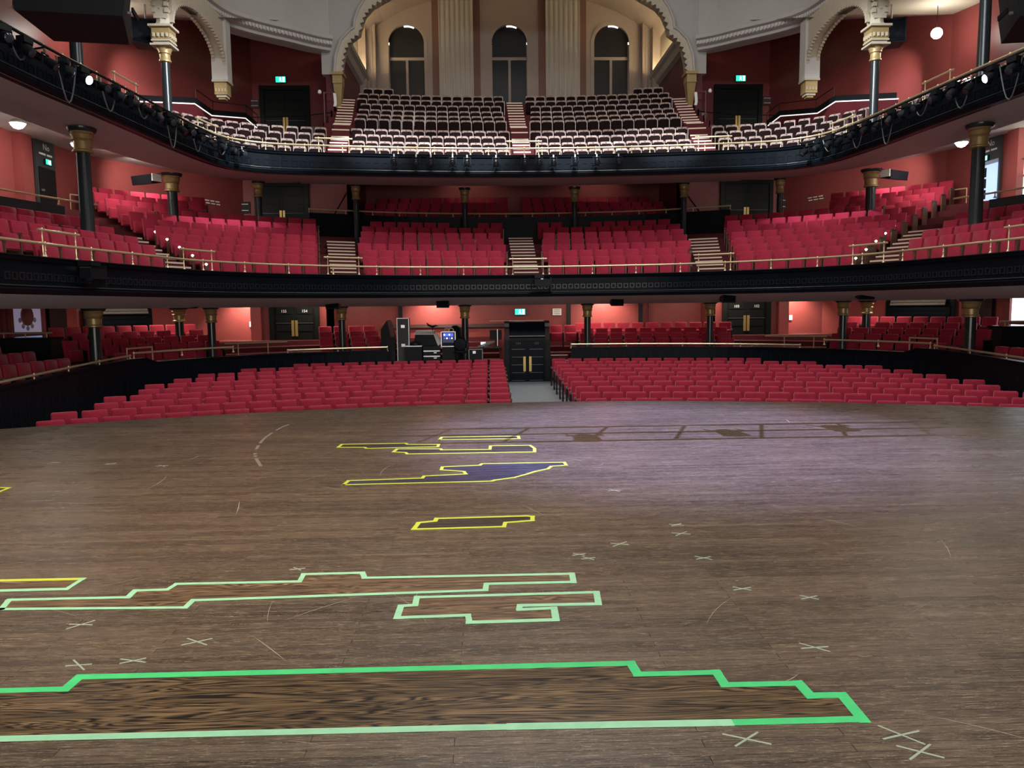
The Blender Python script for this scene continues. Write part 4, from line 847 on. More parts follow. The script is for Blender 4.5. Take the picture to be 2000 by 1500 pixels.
for sg, sd in ((-1, 'left'), (1, 'right')):
    t = thing('stair_handrail', f'thin sloping steel handrail beside the {sd} stalls steps', 'handrail')
    P_ = [Vector((*Q.pt(Q.find(sg * 8.9, 23.8), .1), -.02)), Vector((*Q.pt(Q.find(sg * 8.3, 24.2), .1), -.02)), Vector((*Q.pt(Q.find(sg * 7.4, 24.9), .12), .32))]
    MB().tube(P_, .016, 6).build('rail', CHROME, t, True)
    for p in P_[1:]: MB().tube([p, p - Vector((0, 0, .3))], .012, 6).build('rail_post', CHROME, t, True)
    t = thing('landing_rail', f'pale brass rail floating in front of the {sd} stalls doors', 'railing')
    MB().tube([(sg * 9.9, 25.2, .52), (sg * 8.0, 25.7, .54)], .026, 8).build('top_rail', BRASS, t, True)
    for k in (9.5, 8.6): MB().tube([(sg * k, 25.2 + (9.9 - k) * .26, .53), (sg * k, 25.2 + (9.9 - k) * .26, -.5)], .02, 6).build('rail_post', BRASS, t, True)
    t = thing('landing_rail', f'short double brass rail at the step of the {sd} side partition', 'railing')
    p0 = Q.pt(sg * abs(ql) + 0, .1); p1 = Q.pt(sg * (abs(ql) - .9), .1)
    MB().tube([(*p0, .62), (*p1, .62)], .024, 8).build('top_rail', BRASS, t, True)
    for p in (p0, p1): MB().tube([(*p, .64), (*p, .2)], .02, 6).build('rail_post', BRASS, t, True)
# balcony cross partition and its rail
cp = struct('wall_balcony_partition', 'black low partition behind the centre balcony seats')
SP = A1 + .75
MB().sweep([[(*T1.pt(t, 6.72), 4.0), (*T1.pt(t, 6.72), 5.3), (*T1.pt(t, 6.84), 5.3), (*T1.pt(t, 6.84), 4.0)] for t in T1.rng(-SP, SP, .5)]).build('partition_panel', BLACK, cp)
t = thing('brass_railing', 'bright brass rail on the low partition behind the centre balcony rows', 'railing')
MB().tube([(*T1.pt(s_, 6.78), 5.45) for s_ in T1.rng(-SP, SP, .4)], .03, 8).build('top_rail', BRASS, t, True)
pm = post_mesh(.14)
for i in range(16): p = T1.pt(-SP + 2 * SP * i / 15, 6.78); link('rail_post', pm, t, (p[0], p[1], 5.3))
for sg, sd in ((-1, 'left'), (1, 'right')):
    # grey partitions and rails at the sides of the balcony
    a, b = A2 + 1.1, A4; cpp = struct(f'wall_{sd}_balcony_partition', f'grey panelled partition behind the {sd} side balcony seats')
    k = 0; seg = [a + (b - a) * i / 5 for i in range(6)]
    for u0, u1 in zip(seg, seg[1:]): MB().sweep([[(*T1.pt(sg * q, 4.05), 3.0), (*T1.pt(sg * q, 4.05), 4.45), (*T1.pt(sg * q, 4.13), 4.45), (*T1.pt(sg * q, 4.13), 3.0)] for q in T1.rng(u0 + .008, u1 - .008, .6)]).build('partition_panel', GREY, cpp)
    t = thing('brass_railing', f'brass rail over the grey partition on the {sd} side of the balcony', 'railing')
    MB().tube([(*T1.pt(sg * q, 4.09), 4.63) for q in T1.rng(A2 + .4, b, .5)], .026, 8).build('top_rail', BRASS, t, True)
    for q in T1.rng(A2 + 1.2, b, 1.6): link('rail_post', pm, t, (*T1.pt(sg * q, 4.09), 4.48))
    t = thing('brass_railing', f'brass rail along the top rows of the {sd} rear balcony block', 'railing'); P_ = [(sg * 15.2, 26.5, 5.5), (sg * 14.95, 28.9, 5.66), (sg * 14.5, 30.1, 5.74)]
    MB().tube(P_, .026, 8).build('top_rail', BRASS, t, True)
    for p in P_: MB().tube([p, (p[0], p[1], p[2] - .9)], .018, 6).build('rail_post', BRASS, t)
    t = thing('stair_handrail', f'dark wall handrail rising beside the {sd} rear balcony steps', 'handrail')
    MB().tube([(sg * 7.9, 33.0, 5.3), (sg * 7.55, 35.4, 6.9), (sg * 7.5, 35.8, 7.2)], .03, 6).build('rail', MATTE, t, True)
    # raked parapet of the gallery side walkway
    pr_ = [(13.73, 28.5, 9.01), (12.75, 31.5, 9.69), (12.45, 32.5, 9.48), (11.95, 35.3, 10.04), (11.75, 36.3, 9.85)]
    t = thing('gallery_parapet', f'black raked parapet with a lit edge strip behind the {sd} gallery seats', 'parapet')
    m = MB(); m.sweep([[(sg * x, y + .1, z), (sg * x, y + .1, z + .26), (sg * x, y + .2, z + .26), (sg * x, y + .2, z)] for x, y, z in pr_]); m.build('parapet_panel', MATTE, t)
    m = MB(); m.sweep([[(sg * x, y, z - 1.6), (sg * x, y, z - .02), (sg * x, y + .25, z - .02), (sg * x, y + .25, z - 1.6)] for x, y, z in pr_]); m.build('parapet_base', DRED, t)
    for q in range(4):
        m = MB(); (x0, y0, z0), (x1, y1, z1) = pr_[q], pr_[q + 1]; m.tube([(sg * x0, y0 - .02, z0), (sg * x1, y1 - .02, z1)], .022, 6); m.build('edge_strip', STRIP, t)
    for x, y, z in pr_[1:]: MB().tube([(sg * x, y + .15, z), (sg * x, y + .15, z + .62)], .016, 6).build('rail_post', MATTE, t)
    MB().tube([(sg * x, y + .15, z + .6) for x, y, z in pr_[1:]], .018, 6).build('hand_rail', MATTE, t, True)
    # steel rail and lamp post by the gallery stairs
    t = thing('guard_rail', f'thin dark guard rail in front of the {sd} gallery doors', 'railing')
    MB().tube([(sg * 8.05, 34.6, 10.1), (sg * 9.5, 35.4, 10.15), (sg * 12.0, 36.2, 10.3)], .02, 6).build('rail', MATTE, t, True)
    for x, y in ((8.05, 34.6), (9.5, 35.4), (12.0, 36.2)): MB().tube([(sg * x, y, 10.2), (sg * x, y, 9.3)], .018, 6).build('rail_post', MATTE, t)
    t = thing('camera_pole', f'slim dark pole with a white knob and hanging white cloth beside the {sd} gallery arch', 'pole', (sg * 8.25, 34.2, 9.3))
    MB().tube([(0, 0, 0), (0, 0, 1.55)], .04, 8).build('pole', DRED, t); MB().box((-sg * .22, 0, 1.52), (.5, .06, .08)).build('cross_arm', DRED, t)
    MB().lathe([(.001, 1.46), (.07, 1.5), (.085, 1.56), (.05, 1.64)], (sg * .18, 0, 0), 10).build('knob', PAPER, t, True)
    m = MB(); m.sweep([[(-sg * .46 + dx - .06, -.05, z), (-sg * .46 + dx + .06, -.05, z), (-sg * .46 + dx + .05, .03, z), (-sg * .46 + dx - .05, .03, z)] for dx, z in ((0, 1.5), (.02, 1.3), (.03, 1.1), (.0, .95))]); m.build('cloth', PAPER, t)

# ================================================================== AISLE STEPS
def stairs(label, c, s_, w_, offs, zs, sub=2, nose=NOSE):
    t = thing('aisle_steps', label, 'steps')
    cells = []
    for i in range(len(offs) - 1):
        for k in range(sub): cells.append((offs[i] + (offs[i + 1] - offs[i]) * k / sub, offs[i] + (offs[i + 1] - offs[i]) * (k + 1) / sub, zs[i] + (zs[i + 1] - zs[i]) * (k + 1) / sub))
    for o0, o1, z in cells:
        q = [(*c.pt(s_ - w_ / 2, o0), 0), (*c.pt(s_ + w_ / 2, o0), 0), (*c.pt(s_ + w_ / 2, o1), 0), (*c.pt(s_ - w_ / 2, o1), 0)]
        st = MB().prism([(x, y) for x, y, _ in q], z - .24, z).build('step', CARPET, t)
        a, b = Vector(q[0]), Vector(q[1]); f = (Vector(q[3]) - a).normalized() * .055; g = f * -.25
        MB().prism([tuple((a + g)[:2]), tuple((b + g)[:2]), tuple((b + f)[:2]), tuple((a + f)[:2])], z - .035, z + .012).build('nosing', nose, st)
    return t
o1_ = [.3] + [o + .13 for o, z in T1ROWS[:7]]; z1_ = [2.37] + [z - .93 + .285 for o, z in T1ROWS[:7]]
for nm, s_, n in (('centre', 0, 8), ('left of centre', -A1, 7), ('right of centre', A1, 7), ('far left corner', -A2, 6), ('far right corner', A2, 6)):
    stairs(f'carpeted balcony steps with pale nosings, {nm} aisle', T1, s_, .82, o1_[:n], z1_[:n])
o2_ = [.3] + [o + .15 for o in T2O[:10]]; z2_ = [6.43] + [z - .85 + .43 for z in T2Z[:10]]
for nm, s_, n in (('centre', 0, 11), ('left of centre', -G1, 11), ('right of centre', G1, 11), ('far left corner', -G2, 3), ('far right corner', G2, 3)):
    stairs(f'steep gallery steps with pale nosings, {nm} aisle', T2, s_, .62 if nm == 'centre' else .64, o2_[:n], z2_[:n])
t = thing('vestibule_steps', 'short steps with pale nosings right of the central vestibule', 'steps')
for k in range(5):
    st = MB().box((1.2, 26.45 + .3 * k, zf(26.5) + .17 * (k + 1) - .25), (.62, .32, .5)).build('step', CARPET, t); MB().box((1.2, 26.29 + .3 * k, zf(26.5) + .17 * (k + 1)), (.6, .05, .03)).build('nosing', NOSE, st)
# step lights on aisle seat ends
for nm, c, s_, rows, dz in (('left', T1, -A2 + .62, range(7), 0), ('right', T1, A2 - .62, range(7), 0)):
    for i in rows:
        o, z = T1ROWS[i]; p = c.pt(s_ + (.05 if s_ < 0 else -.05), o - .3); t = thing('step_light', f'small lit aisle light, {nm} corner balcony aisle, {ordinal(i + 1)} row', 'light', (p[0], p[1], z - .93 + .45))
        MB().box((0, 0, -.2), (.05, .1, .5)).build('end_post', WOOD, t); MB().lathe([(.001, -.04), (.045, 0), (.03, .03), (.001, .04)], (0, -.06, .05), 8).build('lamp_lens', STEPL, t, True)

# ================================================================== CENTRAL VESTIBULE
v = thing('door_vestibule', 'black central vestibule with sloped hood and brass-plated double doors at the aisle end', 'vestibule', (0, 26.55, zf(26.55))); Hh = 2.08
MB().box((0, .5, .75), (1.56, 1.0, 1.5)).build('vestibule_body', MATTE, v)
m = MB(); m.add([(x, y, z) for x in (-.62, .62) for y, z in ((0, 1.5), (.04, 1.62), (.30, 2.06), (1.0, 2.06), (1.0, 1.5))], [(0, 1, 6, 5), (1, 2, 7, 6), (2, 3, 8, 7), (0, 4, 3, 2, 1), (5, 6, 7, 8, 9)]); m.build('sloped_hood', BLACK, v)
for sg in (-1, 1):
    m = MB(); pr2 = [(-.03, 1.45), (-.05, 1.6), (.02, 1.66), (-.02, 1.82), (.08, 1.9), (.1, 2.02), (.22, 2.1), (1.0, 2.1), (1.0, 1.45)]
    q = [(sg * .62, y, z) for y, z in pr2] + [(sg * .78, y, z) for y, z in pr2]; n = len(pr2); m.add(q, [tuple(range(n)), tuple(range(2 * n - 1, n - 1, -1))] + [(i, n + i, n + (i + 1) % n, (i + 1) % n) for i in range(n)]); m.build('scroll_cheek', mat('dark_scroll_wood', (.06, .035, .028), .25), v)
    MB().box((sg * .72, -.02, .72), (.16, .06, 1.46)).build('door_jamb', MATTE, v)
    lf = MB().box((0, 0, .72), (.60, .05, 1.42)).build('leaf', BLACK, v, False, (sg * .31, -.03, 0))
    for k in range(5): MB().box((0, -.035, .16 + .27 * k), (.42, .02, .19)).build('door_panel', BLACK, lf); MB().box((0, -.035, .05 + .27 * k), (.46, .045, .016)).build('panel_highlight', mat('grey_trim_highlight', (.12, .13, .14), .3), lf)  # grey strips stand in for highlights along the rails between panels
    MB().box((-sg * .21, -.05, .62), (.085, .02, .52)).build('push_plate', mat('aged_brass', (.50, .36, .13), .35, metal=.7), lf)
    text('104' if sg < 0 else '103', .12, mat('dim_letter', (.12, .13, .14), .5), lf, Matrix.Translation((0, -.06, 1.33)) @ Matrix.Rotation(pi / 2, 4, 'X'))
MB().box((0, -.03, 1.58), (1.24, .03, .03)).build('hood_rail', mat('grey_trim_highlight', (.12, .13, .14), .3), v)
MB().box((-.35, .35, 2.11), (1.9, .04, .03)).build('top_trim', NOSE, v)
struct('wall_wainscot', 'dark wainscot strip with pale cap on the red back wall', MB().box((-2.3, 31.42, 0.86), (6.6, .06, .1)).box((-2.3, 31.42, .93), (6.6, .08, .02)).build('wall_wainscot', mat('wainscot', (.05, .03, .025), .5)))
for k, x in enumerate((-4.9, 1.95, 4.9, 5.25)): struct(f'trim_{20 + k}', 'dark pilaster strip on the red back wall of the stalls', MB().box((x, 31.42, .8), (.16 if k < 3 else .07, .1, 3)).build('pilaster', MATTE if k < 3 else DRED))
for sg in (-1, 1): struct(f'trim_{26 if sg < 0 else 27}', 'pink pilaster beside the stalls doors', MB().box((sg * 10.35, 30.2, .8), (.38, .12, 3)).build('pilaster', mat('pink_pilaster', (.34, .06, .055), .4)))

# ================================================================== SOUND DESK AREA
zm = -.42
struct('floor_sound_desk', 'dark platform of the sound desk', MB().box((-2.75, 27.0, zm - .3), (3.9, 1.5, .6)).build('floor_sound_desk', CARPET))
def frame_box(t, name, c, d, m, em=ALU, e=.022):
    MB().box(c, d).build(name, m, t); x, y, z = c; a, b, h = d[0] / 2, d[1] / 2, d[2] / 2
    for px in (-a, a):
        MB().box((x + px, y - b, z), (e, e, d[2] + e)).build('edge_trim', em, t)
    for pz in (-h, h): MB().box((x, y - b, z + pz), (d[0], e, e)).build('edge_trim', em, t)
t = thing('road_case', 'tall grey flight case with white metal edges standing at the sound desk', 'case', (-4.28, 26.9, zm)); frame_box(t, 'case_body', (0, 0, .84), (.40, .5, 1.68), mat('case_grey', (.05, .055, .055), .5))
for z in (.75, 1.4): MB().box((0, -.26, z), (.13, .03, .1)).box((0, -.28, z), (.07, .02, .05)).build('latch', CHROME, t)
t = thing('case_lid', 'dark red case lid leaning left of the tall flight case', 'case lid', (-4.74, 26.6, zm)); m = MB(); m.add([(x, y, z) for x, y, z in [(-.3, 0, 0), (.18, 0, 0), (.18, 0, 1.05), (.05, 0, 1.62), (-.08, 0, 1.62), (-.3, 0, 1.3), (-.3, .3, 0), (.18, .3, 0), (.18, .3, 1.05), (.05, .3, 1.62), (-.08, .3, 1.62), (-.3, .3, 1.3)]], [(0, 1, 2, 3, 4, 5), (11, 10, 9, 8, 7, 6)] + [(i, 6 + i, 6 + (i + 1) % 6, (i + 1) % 6) for i in range(6)]); m.build('lid_shell', MATTE, t)
m = MB(); m.add([(.185, -.01, 1.05), (.055, -.01, 1.62), (-.07, -.01, 1.62), (.04, -.01, 1.05)], [(0, 1, 2, 3)]); m.build('lid_stripe', mat('lid_red', (.14, .03, .035), .5), t)
t = thing('mixing_console', 'covered mixing console with white top and sloped side on a black stand', 'mixing console', (-3.45, 26.95, zm)); m = MB(); m.add([(-.5, -.2, .75), (.2, -.2, .75), (.45, -.2, .75), (.2, -.2, 1.1), (-.42, -.2, 1.12), (-.5, .4, .75), (.45, .4, .75), (.2, .4, 1.2), (-.42, .4, 1.2)], [(0, 1, 3, 4), (1, 2, 3), (2, 6, 7, 3), (5, 8, 7, 6), (0, 4, 8, 5)]); m.build('console_body', MATTE, t)
m = MB(); m.add([(-.46, -.24, 1.11), (.2, -.24, 1.1), (.2, .42, 1.22), (-.44, .42, 1.22), (-.46, -.24, 1.16), (.2, -.24, 1.15), (.2, .42, 1.25), (-.44, .42, 1.25)], [(0, 1, 5, 4), (4, 5, 6, 7), (1, 2, 6, 5), (0, 4, 7, 3)]); m.build('white_cover', PAPER, t)
m = MB(); m.add([(.2, -.25, 1.14), (.3, -.25, 1.14), (.52, -.25, .8), (.36, -.25, .72), (.2, .3, 1.14), (.3, .3, 1.14), (.52, .3, .8), (.36, .3, .72)], [(0, 1, 2, 3), (1, 5, 6, 2), (4, 7, 6, 5), (0, 4, 5, 1)]); m.build('cover_flap', PAPER, t)
MB().box((-.05, .1, .37), (.9, .5, .74)).build('stand', MATTE, t)
t = thing('desk_lamp', 'small black curved desk lamp above the mixing console', 'lamp', (-3.3, 27.2, zm + 1.22)); MB().tube([(0, 0, 0), (0, 0, .12)], .015, 6).build('stem', MATTE, t); MB().tube([(-.2, 0, .28), (-.14, 0, .2), (0, 0, .14), (.12, 0, .18), (.2, 0, .17)], [.015, .035, .04, .03, .012], 8).build('lamp_arm', MATTE, t, True)
t = thing('flight_case', 'black flight case with pale top edge in front of the console', 'case', (-3.9, 26.42, zm)); frame_box(t, 'case_body', (0, 0, .36), (.56, .3, .72), MATTE, MATTE); MB().box((0, -.02, .735), (.58, .34, .035)).build('top_edge', ALU, t); MB().lathe([(.2, .75), (.18, .84), (.08, .9)], (.05, -.02, 0), 12).build('bag', MATTE, t, True)
t = thing('drawer_case', 'black drawer case with two pale rails beside the flight case', 'case', (-3.28, 26.45, zm)); MB().box((0, 0, .36), (.58, .3, .72)).build('case_body', MATTE, t)
for z in (.38, .56): MB().box((0, -.17, z), (.56, .03, .04)).build('drawer_rail', ALU, t); MB().box((.12, -.19, z - .06), (.1, .03, .035)).build('drawer_pull', CHROME, t)
t = thing('rack_screen', 'equipment rack with glowing blue touch screen in a white frame', 'equipment rack', (-2.72, 26.7, zm)); frame_box(t, 'rack_body', (0, 0, .95), (.48, .35, .5), MATTE, ALU, .03); MB().box((0, 0, .35), (.44, .3, .7)).build('rack_stand', MATTE, t)
MB().box((0, -.18, 1.0), (.38, .012, .34)).build('screen', mat('dark_screen', (.01, .012, .03), .3, emit=(.02, .03, .12), es=.5), t)
for k in range(4):
    for j in range(2): MB().box((-.13 + .085 * k, -.19, 1.1 - .12 * j), (.04, .008, .045)).build('screen_icon', LEDW if (k + j) % 2 == 0 else SCREEN, t)
MB().box((0, -.187, 1.1), (.34, .004, .1)).build('screen_band', SCREEN, t)
for k, x in enumerate((-.05, .1)):
    q = [(x + .08 * cos(a), -.05, 1.25 + .07 * sin(a)) for a in [2 * pi * i / 14 for i in range(15)]]; MB().tube(q, .018, 6).build('cable_coil', PAPER, t, True)
t = thing('office_chair', 'black office chair with round back behind the rack', 'chair', (-2.3, 26.42, zm)); MB().lathe([(.001, -.03), (.2, -.03), (.24, 0), (.2, .05), (.001, .06)], (0, 0, .50), 14).build('seat', MATTE, t, True)
o_ = MB().lathe([(.001, -.04), (.2, -.03), (.23, 0), (.2, .04), (.001, .05)], (0, 0, 0), 14).build('backrest', BLACK, t, True); o_.location = (0, -.2, .78); o_.rotation_euler = (pi / 2, 0, 0)
MB().tube([(0, 0, 0), (0, 0, .48)], .03, 8).build('pedestal', MATTE, t); MB().tube([(-.24, 0, .03), (.24, 0, .03)], .022, 6).build('foot_bar', MATTE, t)
t = thing('backpack', 'black bag with pale highlights piled beside the rack screen', 'bag', (-2.5, 27.32, zm)); MB().lathe([(.25, .0), (.28, .5), (.27, 1.0), (.2, 1.3), (.08, 1.4)], (0, 0, 0), 10).build('bag_body', MATTE, t, True); MB().box((0, -.27, .8), (.3, .03, .03)).build('zip', CHROME, t)
t = thing('flight_case', 'black case with brass latch right of the balcony column', 'case', (-1.78, 26.45, zm - .2)); frame_box(t, 'case_body', (0, 0, .40), (.46, .35, .8), MATTE, mat('dull_edge', (.25, .24, .22), .4, .6)); MB().box((-.05, -.19, .7), (.1, .03, .09)).build('latch', CHROME, t)
t = thing('monitor_table', 'small table with laptop, monitor and cables left of the vestibule', 'table', (-1.25, 26.9, zm)); MB().box((0, 0, .62), (.8, .5, .04)).build('table_top', MATTE, t)
for sx in (-1, 1): MB().box((sx * .34, 0, .3), (.06, .3, .6)).build('leg', CARPET, t)
t = thing('monitor', 'black monitor on the table left of the vestibule', 'monitor', (-1.08, 27.0, zm + .64)); MB().box((0, 0, .42), (.42, .05, .34)).build('screen_panel', MATTE, t); MB().tube([(.06, -.05, 0), (.06, -.05, .62)], .014, 6).build('stand_pole', CHROME, t); MB().box((0, 0, .02), (.24, .16, .03)).build('stand_base', MATTE, t); MB().tube([(0, .02, .03), (0, .02, .27)], .02, 6).build('neck', MATTE, t)
t = thing('phone', 'glowing pale phone screen propped on the table by the vestibule', 'phone', (-1.52, 26.78, zm + .64)); MB().box((0, 0, .13), (.17, .02, .1), 0, -.2).build('screen', LEDW, t); MB().box((0, .02, .05), (.05, .05, .1)).build('prop', MATTE, t)
t = thing('cable_bundle', 'grey cables and headphones heaped on the table by the vestibule', 'cables', (-1.3, 26.7, zm + .66))
for k in range(5): MB().tube([(-.26 + .13 * cos(a) + .07 * k, .06 * sin(a), .02 + .035 * k + .02 * sin(3 * a)) for a in [2 * pi * i / 16 for i in range(17)]], .014, 5).build('cable', mat('cable_grey', (.28, .28, .27), .4), t, True)

# ================================================================== LOUDSPEAKERS
def soffit_speaker(x, y, z, label, w_=.42, h=.26):
    t = thing('soffit_speaker', label, 'speaker', (x, y, z), 0); MB().box((0, 0, 0), (w_, .3, h), 0, radians(12)).build('cabinet', MATTE, t); MB().box((0, -.16, -.01), (w_ * .9, .02, h * .8), 0, radians(12)).build('grille', BLACK, t); MB().box((0, .05, h / 2 + .03), (.12, .1, .1)).build('ceiling_hook', MATTE, t)
for x, y, z, l in ((-9.81, 22.3, 1.82, 'under the balcony edge at the far left bend'), (-6.32, 25.0, 1.76, 'above the left stalls aisle'), (-2.85, 26.0, 1.76, 'above the mixing console'), (3.02, 26.0, 1.76, 'right of the vestibule'), (6.24, 24.2, 1.82, 'above the right stalls aisle'), (9.36, 21.6, 1.86, 'under the balcony edge at the far right bend')):
    soffit_speaker(x, y, z, f'small black loudspeaker {l}')
for sg, sd in ((-1, 'left'), (1, 'right')):
    t = thing('corner_speaker', f'long black loudspeaker under the gallery in the {sd} rear corner', 'speaker', (sg * 12.75, 26.7, 6.0), sg * .5); MB().box((0, 0, 0), (.95, .4, .3), 0, radians(10)).build('cabinet', MATTE, t); MB().box((sg * -.5, 0, .02), (.06, .34, .24)).build('end_plate', PAPER, t)
    t = thing('gallery_speaker', f'black wedge loudspeaker fixed behind the {sd} gallery column capital', 'speaker', (sg * 12.6, 27.0, 10.85), sg * -.4); m = MB(); m.prism([(-.45, -.3), (.45, -.3), (.3, .4), (-.3, .4)], -.45, .35); m.build('cabinet', MATTE, t); MB().box((0, -.31, -.05), (.8, .02, .7)).build('grille', BLACK, t); MB().tube([(0, 0, .3), (0, 0, .9)], .03, 6).build('hanger', CHROME, t)
    # line array
    t = thing('line_array', f'large black loudspeaker array hanging at the {sd} edge of the stage', 'speaker array', (-7.75 if sg < 0 else 8.1, 13.0, 6.1), -sg * .16)
    for k in range(4):
        cb = MB(); zz = k * .42; tl_ = -.10 * (3 - k) * .4
        cb.add([(x * s_, y, z) for z, s_ in ((zz, .93), (zz + .40, 1.0)) for x, y in ((-.82, -.45), (.82, -.45), (.62, .55), (-.62, .55))], [(3, 2, 1, 0), (4, 5, 6, 7), (0, 1, 5, 4), (1, 2, 6, 5), (2, 3, 7, 6), (3, 0, 4, 7)])
        c_ = cb.build('cabinet', MATTE, t, False, (0, -.12 * (3 - k) * .3, 0)); c_.rotation_euler = (tl_, 0, 0)
        for sx in (-1, 1): MB().box((sx * .85, -.1, zz + .2), (.03, .3, .08)).build('side_plate', BLACK, c_); MB().box((sx * .82, -.3, zz + .12), (.05, .04, .04)).build('rigging_pin', CHROME, c_)
    MB().box((0, 0, 1.8), (1.3, .9, .1)).build('fly_frame', MATTE, t)

# ================================================================== LIGHTING FIXTURES ON THE GALLERY FRONT
def lamp_proto(kind):
    if kind == 'par': return [('yoke', MB().box((-.15, 0, -.02), (.02, .04, .3)).box((.15, 0, -.02), (.02, .04, .3)).box((0, 0, .13), (.32, .04, .02)), MATTE), ('lamp_body', MB().lathe([(.06, -.02), (.11, .06), (.12, .3), (.13, .32)], n=10), MATTE), ('lens', MB().lathe([(.10, .318), (.08, .33), (.01, .335)], n=10), mat('grey_lens', (.03, .035, .045), .1)), ('hook_clamp', MB().box((0, 0, .19), (.06, .05, .12)), CHROME)]
    return [('lamp_base', MB().box((0, 0, .2), (.3, .22, .14)), MATTE), ('yoke', MB().box((-.17, 0, -.02), (.03, .12, .34)).box((.17, 0, -.02), (.03, .12, .34)).box((0, 0, .14), (.36, .12, .03)), BLACK), ('lamp_body', MB().lathe([(.07, -.2), (.13, -.12), (.14, .1), (.12, .22)], n=12), MATTE), ('lens', MB().lathe([(.11, .222), (.09, .24), (.02, .25)], n=12), mat('grey_lens', (.03, .035, .045), .1))]
LP = {k: [(n, mb.mesh(n, m_, n in ('lamp_body', 'lens')), m_) for n, mb, m_ in lamp_proto(k)] for k in ('par', 'mover')}
LITLENS = MB().lathe([(.12, .225), (.10, .25), (.02, .26)], n=14).mesh('lens', LAMPS, True)
def fixture(kind, x, y, z, rz, tilt, label, lit=False):
    t = thing('stage_light', label, 'stage light', (x, y, z), rz, 'stage lights along the gallery front')
    t.scale = (.78, .78, .78)
    for n, me, m_ in LP[kind]:
        o = link(n, LITLENS if lit and n == 'lens' else me, t)
        if n in ('lamp_body', 'lens'): o.rotation_euler = (pi / 2 + tilt, 0, 0)
for sg, sd in ((-1, 'left'), (1, 'right')):
    a, b = T2.find(9.2, 25.9), T2.find(10.5, 14.5)
    t = thing('lighting_pipe', f'black pipe carrying stage lights along the {sd} side of the gallery front', 'pipe'); MB().tube([(*T2.pt(sg * q, -.42, False), 6.85) for q in T2.rng(a, b, .4)], .03, 8).build('pipe', MATTE, t, True)
    for q in T2.rng(a, b, 1.6): p0, p1 = T2.pt(sg * q, -.42, False), T2.pt(sg * q, -.05, False); MB().tube([(*p0, 6.85), (*p1, 6.8)], .02, 6).build('pipe_bracket', MATTE, t)
    n = 18
    for i in range(n):
        q = a + (b - a) * (i + .5) / n; p = T2.pt(sg * q, -.42, False); nn = T2.nrm(sg * q); lit = i == 13
        fixture('mover' if i % 3 else 'par', p[0], p[1], 6.6, atan2(nn[1], nn[0]) - pi / 2 + random.uniform(-.5, .5), random.uniform(.2, .9) if not lit else .35, f'black stage light on the {sd} gallery side, {ordinal(i + 1)} from the rear corner' + (', lens lit' if lit else ''), lit)
    for k in range(7):
        q = a + (b - a) * (k + .7) / 7.5; P_ = []
        for i in range(9): u_ = i / 8; p = T2.pt(sg * (q + .7 * u_), -.36, False); P_.append((*p, 6.82 - (.45 + .2 * (k % 3)) * sin(pi * u_)))
        t = thing('hanging_cable', f'grey cable loop hanging from the {sd} gallery pipe, {ordinal(k + 1)} from the rear corner', 'cable'); MB().tube(P_, .016, 5).build('cable', mat('dark_cable', (.10, .10, .10), .4), t, True)
for k, x in enumerate((-4.4, -3.85, -3.35, -2.6, -2.0, -1.0, .1, .6, 1.1, 1.8, 2.5, 3.2)):
    s_ = T2.find(x); p = T2.pt(s_, -.3, False); fixture('par', p[0], p[1], 6.62, 0, .45 + .1 * (k % 3), f'small stage light on the centre gallery front, {ordinal(k + 1)} from the left')
for sg, sd, s_ in ((-1, 'left', T1.find(-9.75, 16.2)), (1, 'centre', .45)):
    t = thing('front_projector', f'black lighting fixture on a bracket on the {sd} balcony front', 'stage light', (*T1.pt(s_, -.28, False), 2.28), atan2(*T1.nrm(s_)[::-1]) - pi / 2)
    MB().box((0, 0, .1), (.5, .24, .22)).build('lamp_body', MATTE, t); MB().box((.28, .05, .05), (.05, .3, .45)).build('yoke', MATTE, t); MB().box((-.1, .0, .3), (.3, .3, .1)).build('lamp_base', MATTE, t); MB().lathe([(.1, 0), (.09, .06)], (-.3, -.1, -.05), 10).build('lens', BLACK, t); MB().box((0, .16, .2), (.08, .2, .08)).build('bracket', CHROME, t)

# ================================================================== LAMPS OF THE HOUSE
for sg, sd in ((-1, 'left'), (1, 'right')):
    t = thing('pendant_lamp', f'white glowing globe pendant over the {sd} side gallery', 'lamp', (sg * 14.2, 27.0, 10.8)); MB().lathe([(.02, -.18), (.1, -.15), (.17, -.07), (.18, 0), (.16, .09), (.09, .16), (.03, .18)], n=16).build('globe', LAMP, t, True); MB().tube([(0, 0, .17), (0, 0, .94)], .012, 6).build('stem', MATTE, t); MB().lathe([(.12, .92), (.12, .95), (.05, .97)], n=12).build('ceiling_rose', PAPER, t)
def dome(x, y, z, label, k=1.0, es=None):
    t = thing('ceiling_lamp', label, 'lamp', (x, y, z)); MB().lathe([(.02, -.14 * k), (.1 * k, -.11 * k), (.16 * k, -.04 * k), (.17 * k, 0)], n=14).build('diffuser', LAMP, t, True); MB().lathe([(.19 * k, 0), (.19 * k, .04), (.1 * k, .1)], n=14).build('lamp_base', PAPER, t, True)
dome(-13.1, 23.1, 6.42, 'bright dome lamp under the gallery beside the left side column')
dome(-13.3, 20.6, 6.42, 'bright dome lamp under the gallery at the far left')
dome(13.1, 23.5, 6.42, 'bright dome lamp under the gallery beside the right side column')
def downlight(x, y, z, tgt, power, ang, label, col=(1, .84, .68)):
    t = thing('wall_downlight', label, 'lamp', (x, y, z)); MB().lathe([(.06, -.03), (.09, -.03), (.09, .06), (.05, .08)], n=12).build('lamp_body', MATTE, t, True); MB().lathe([(.001, -.028), (.055, -.027), (.055, -.02)], n=10).build('lens', STEPL, t)
    l = spot('downlight_beam', (x, y, z - .06), tgt, power, ang, col, .8, .06)
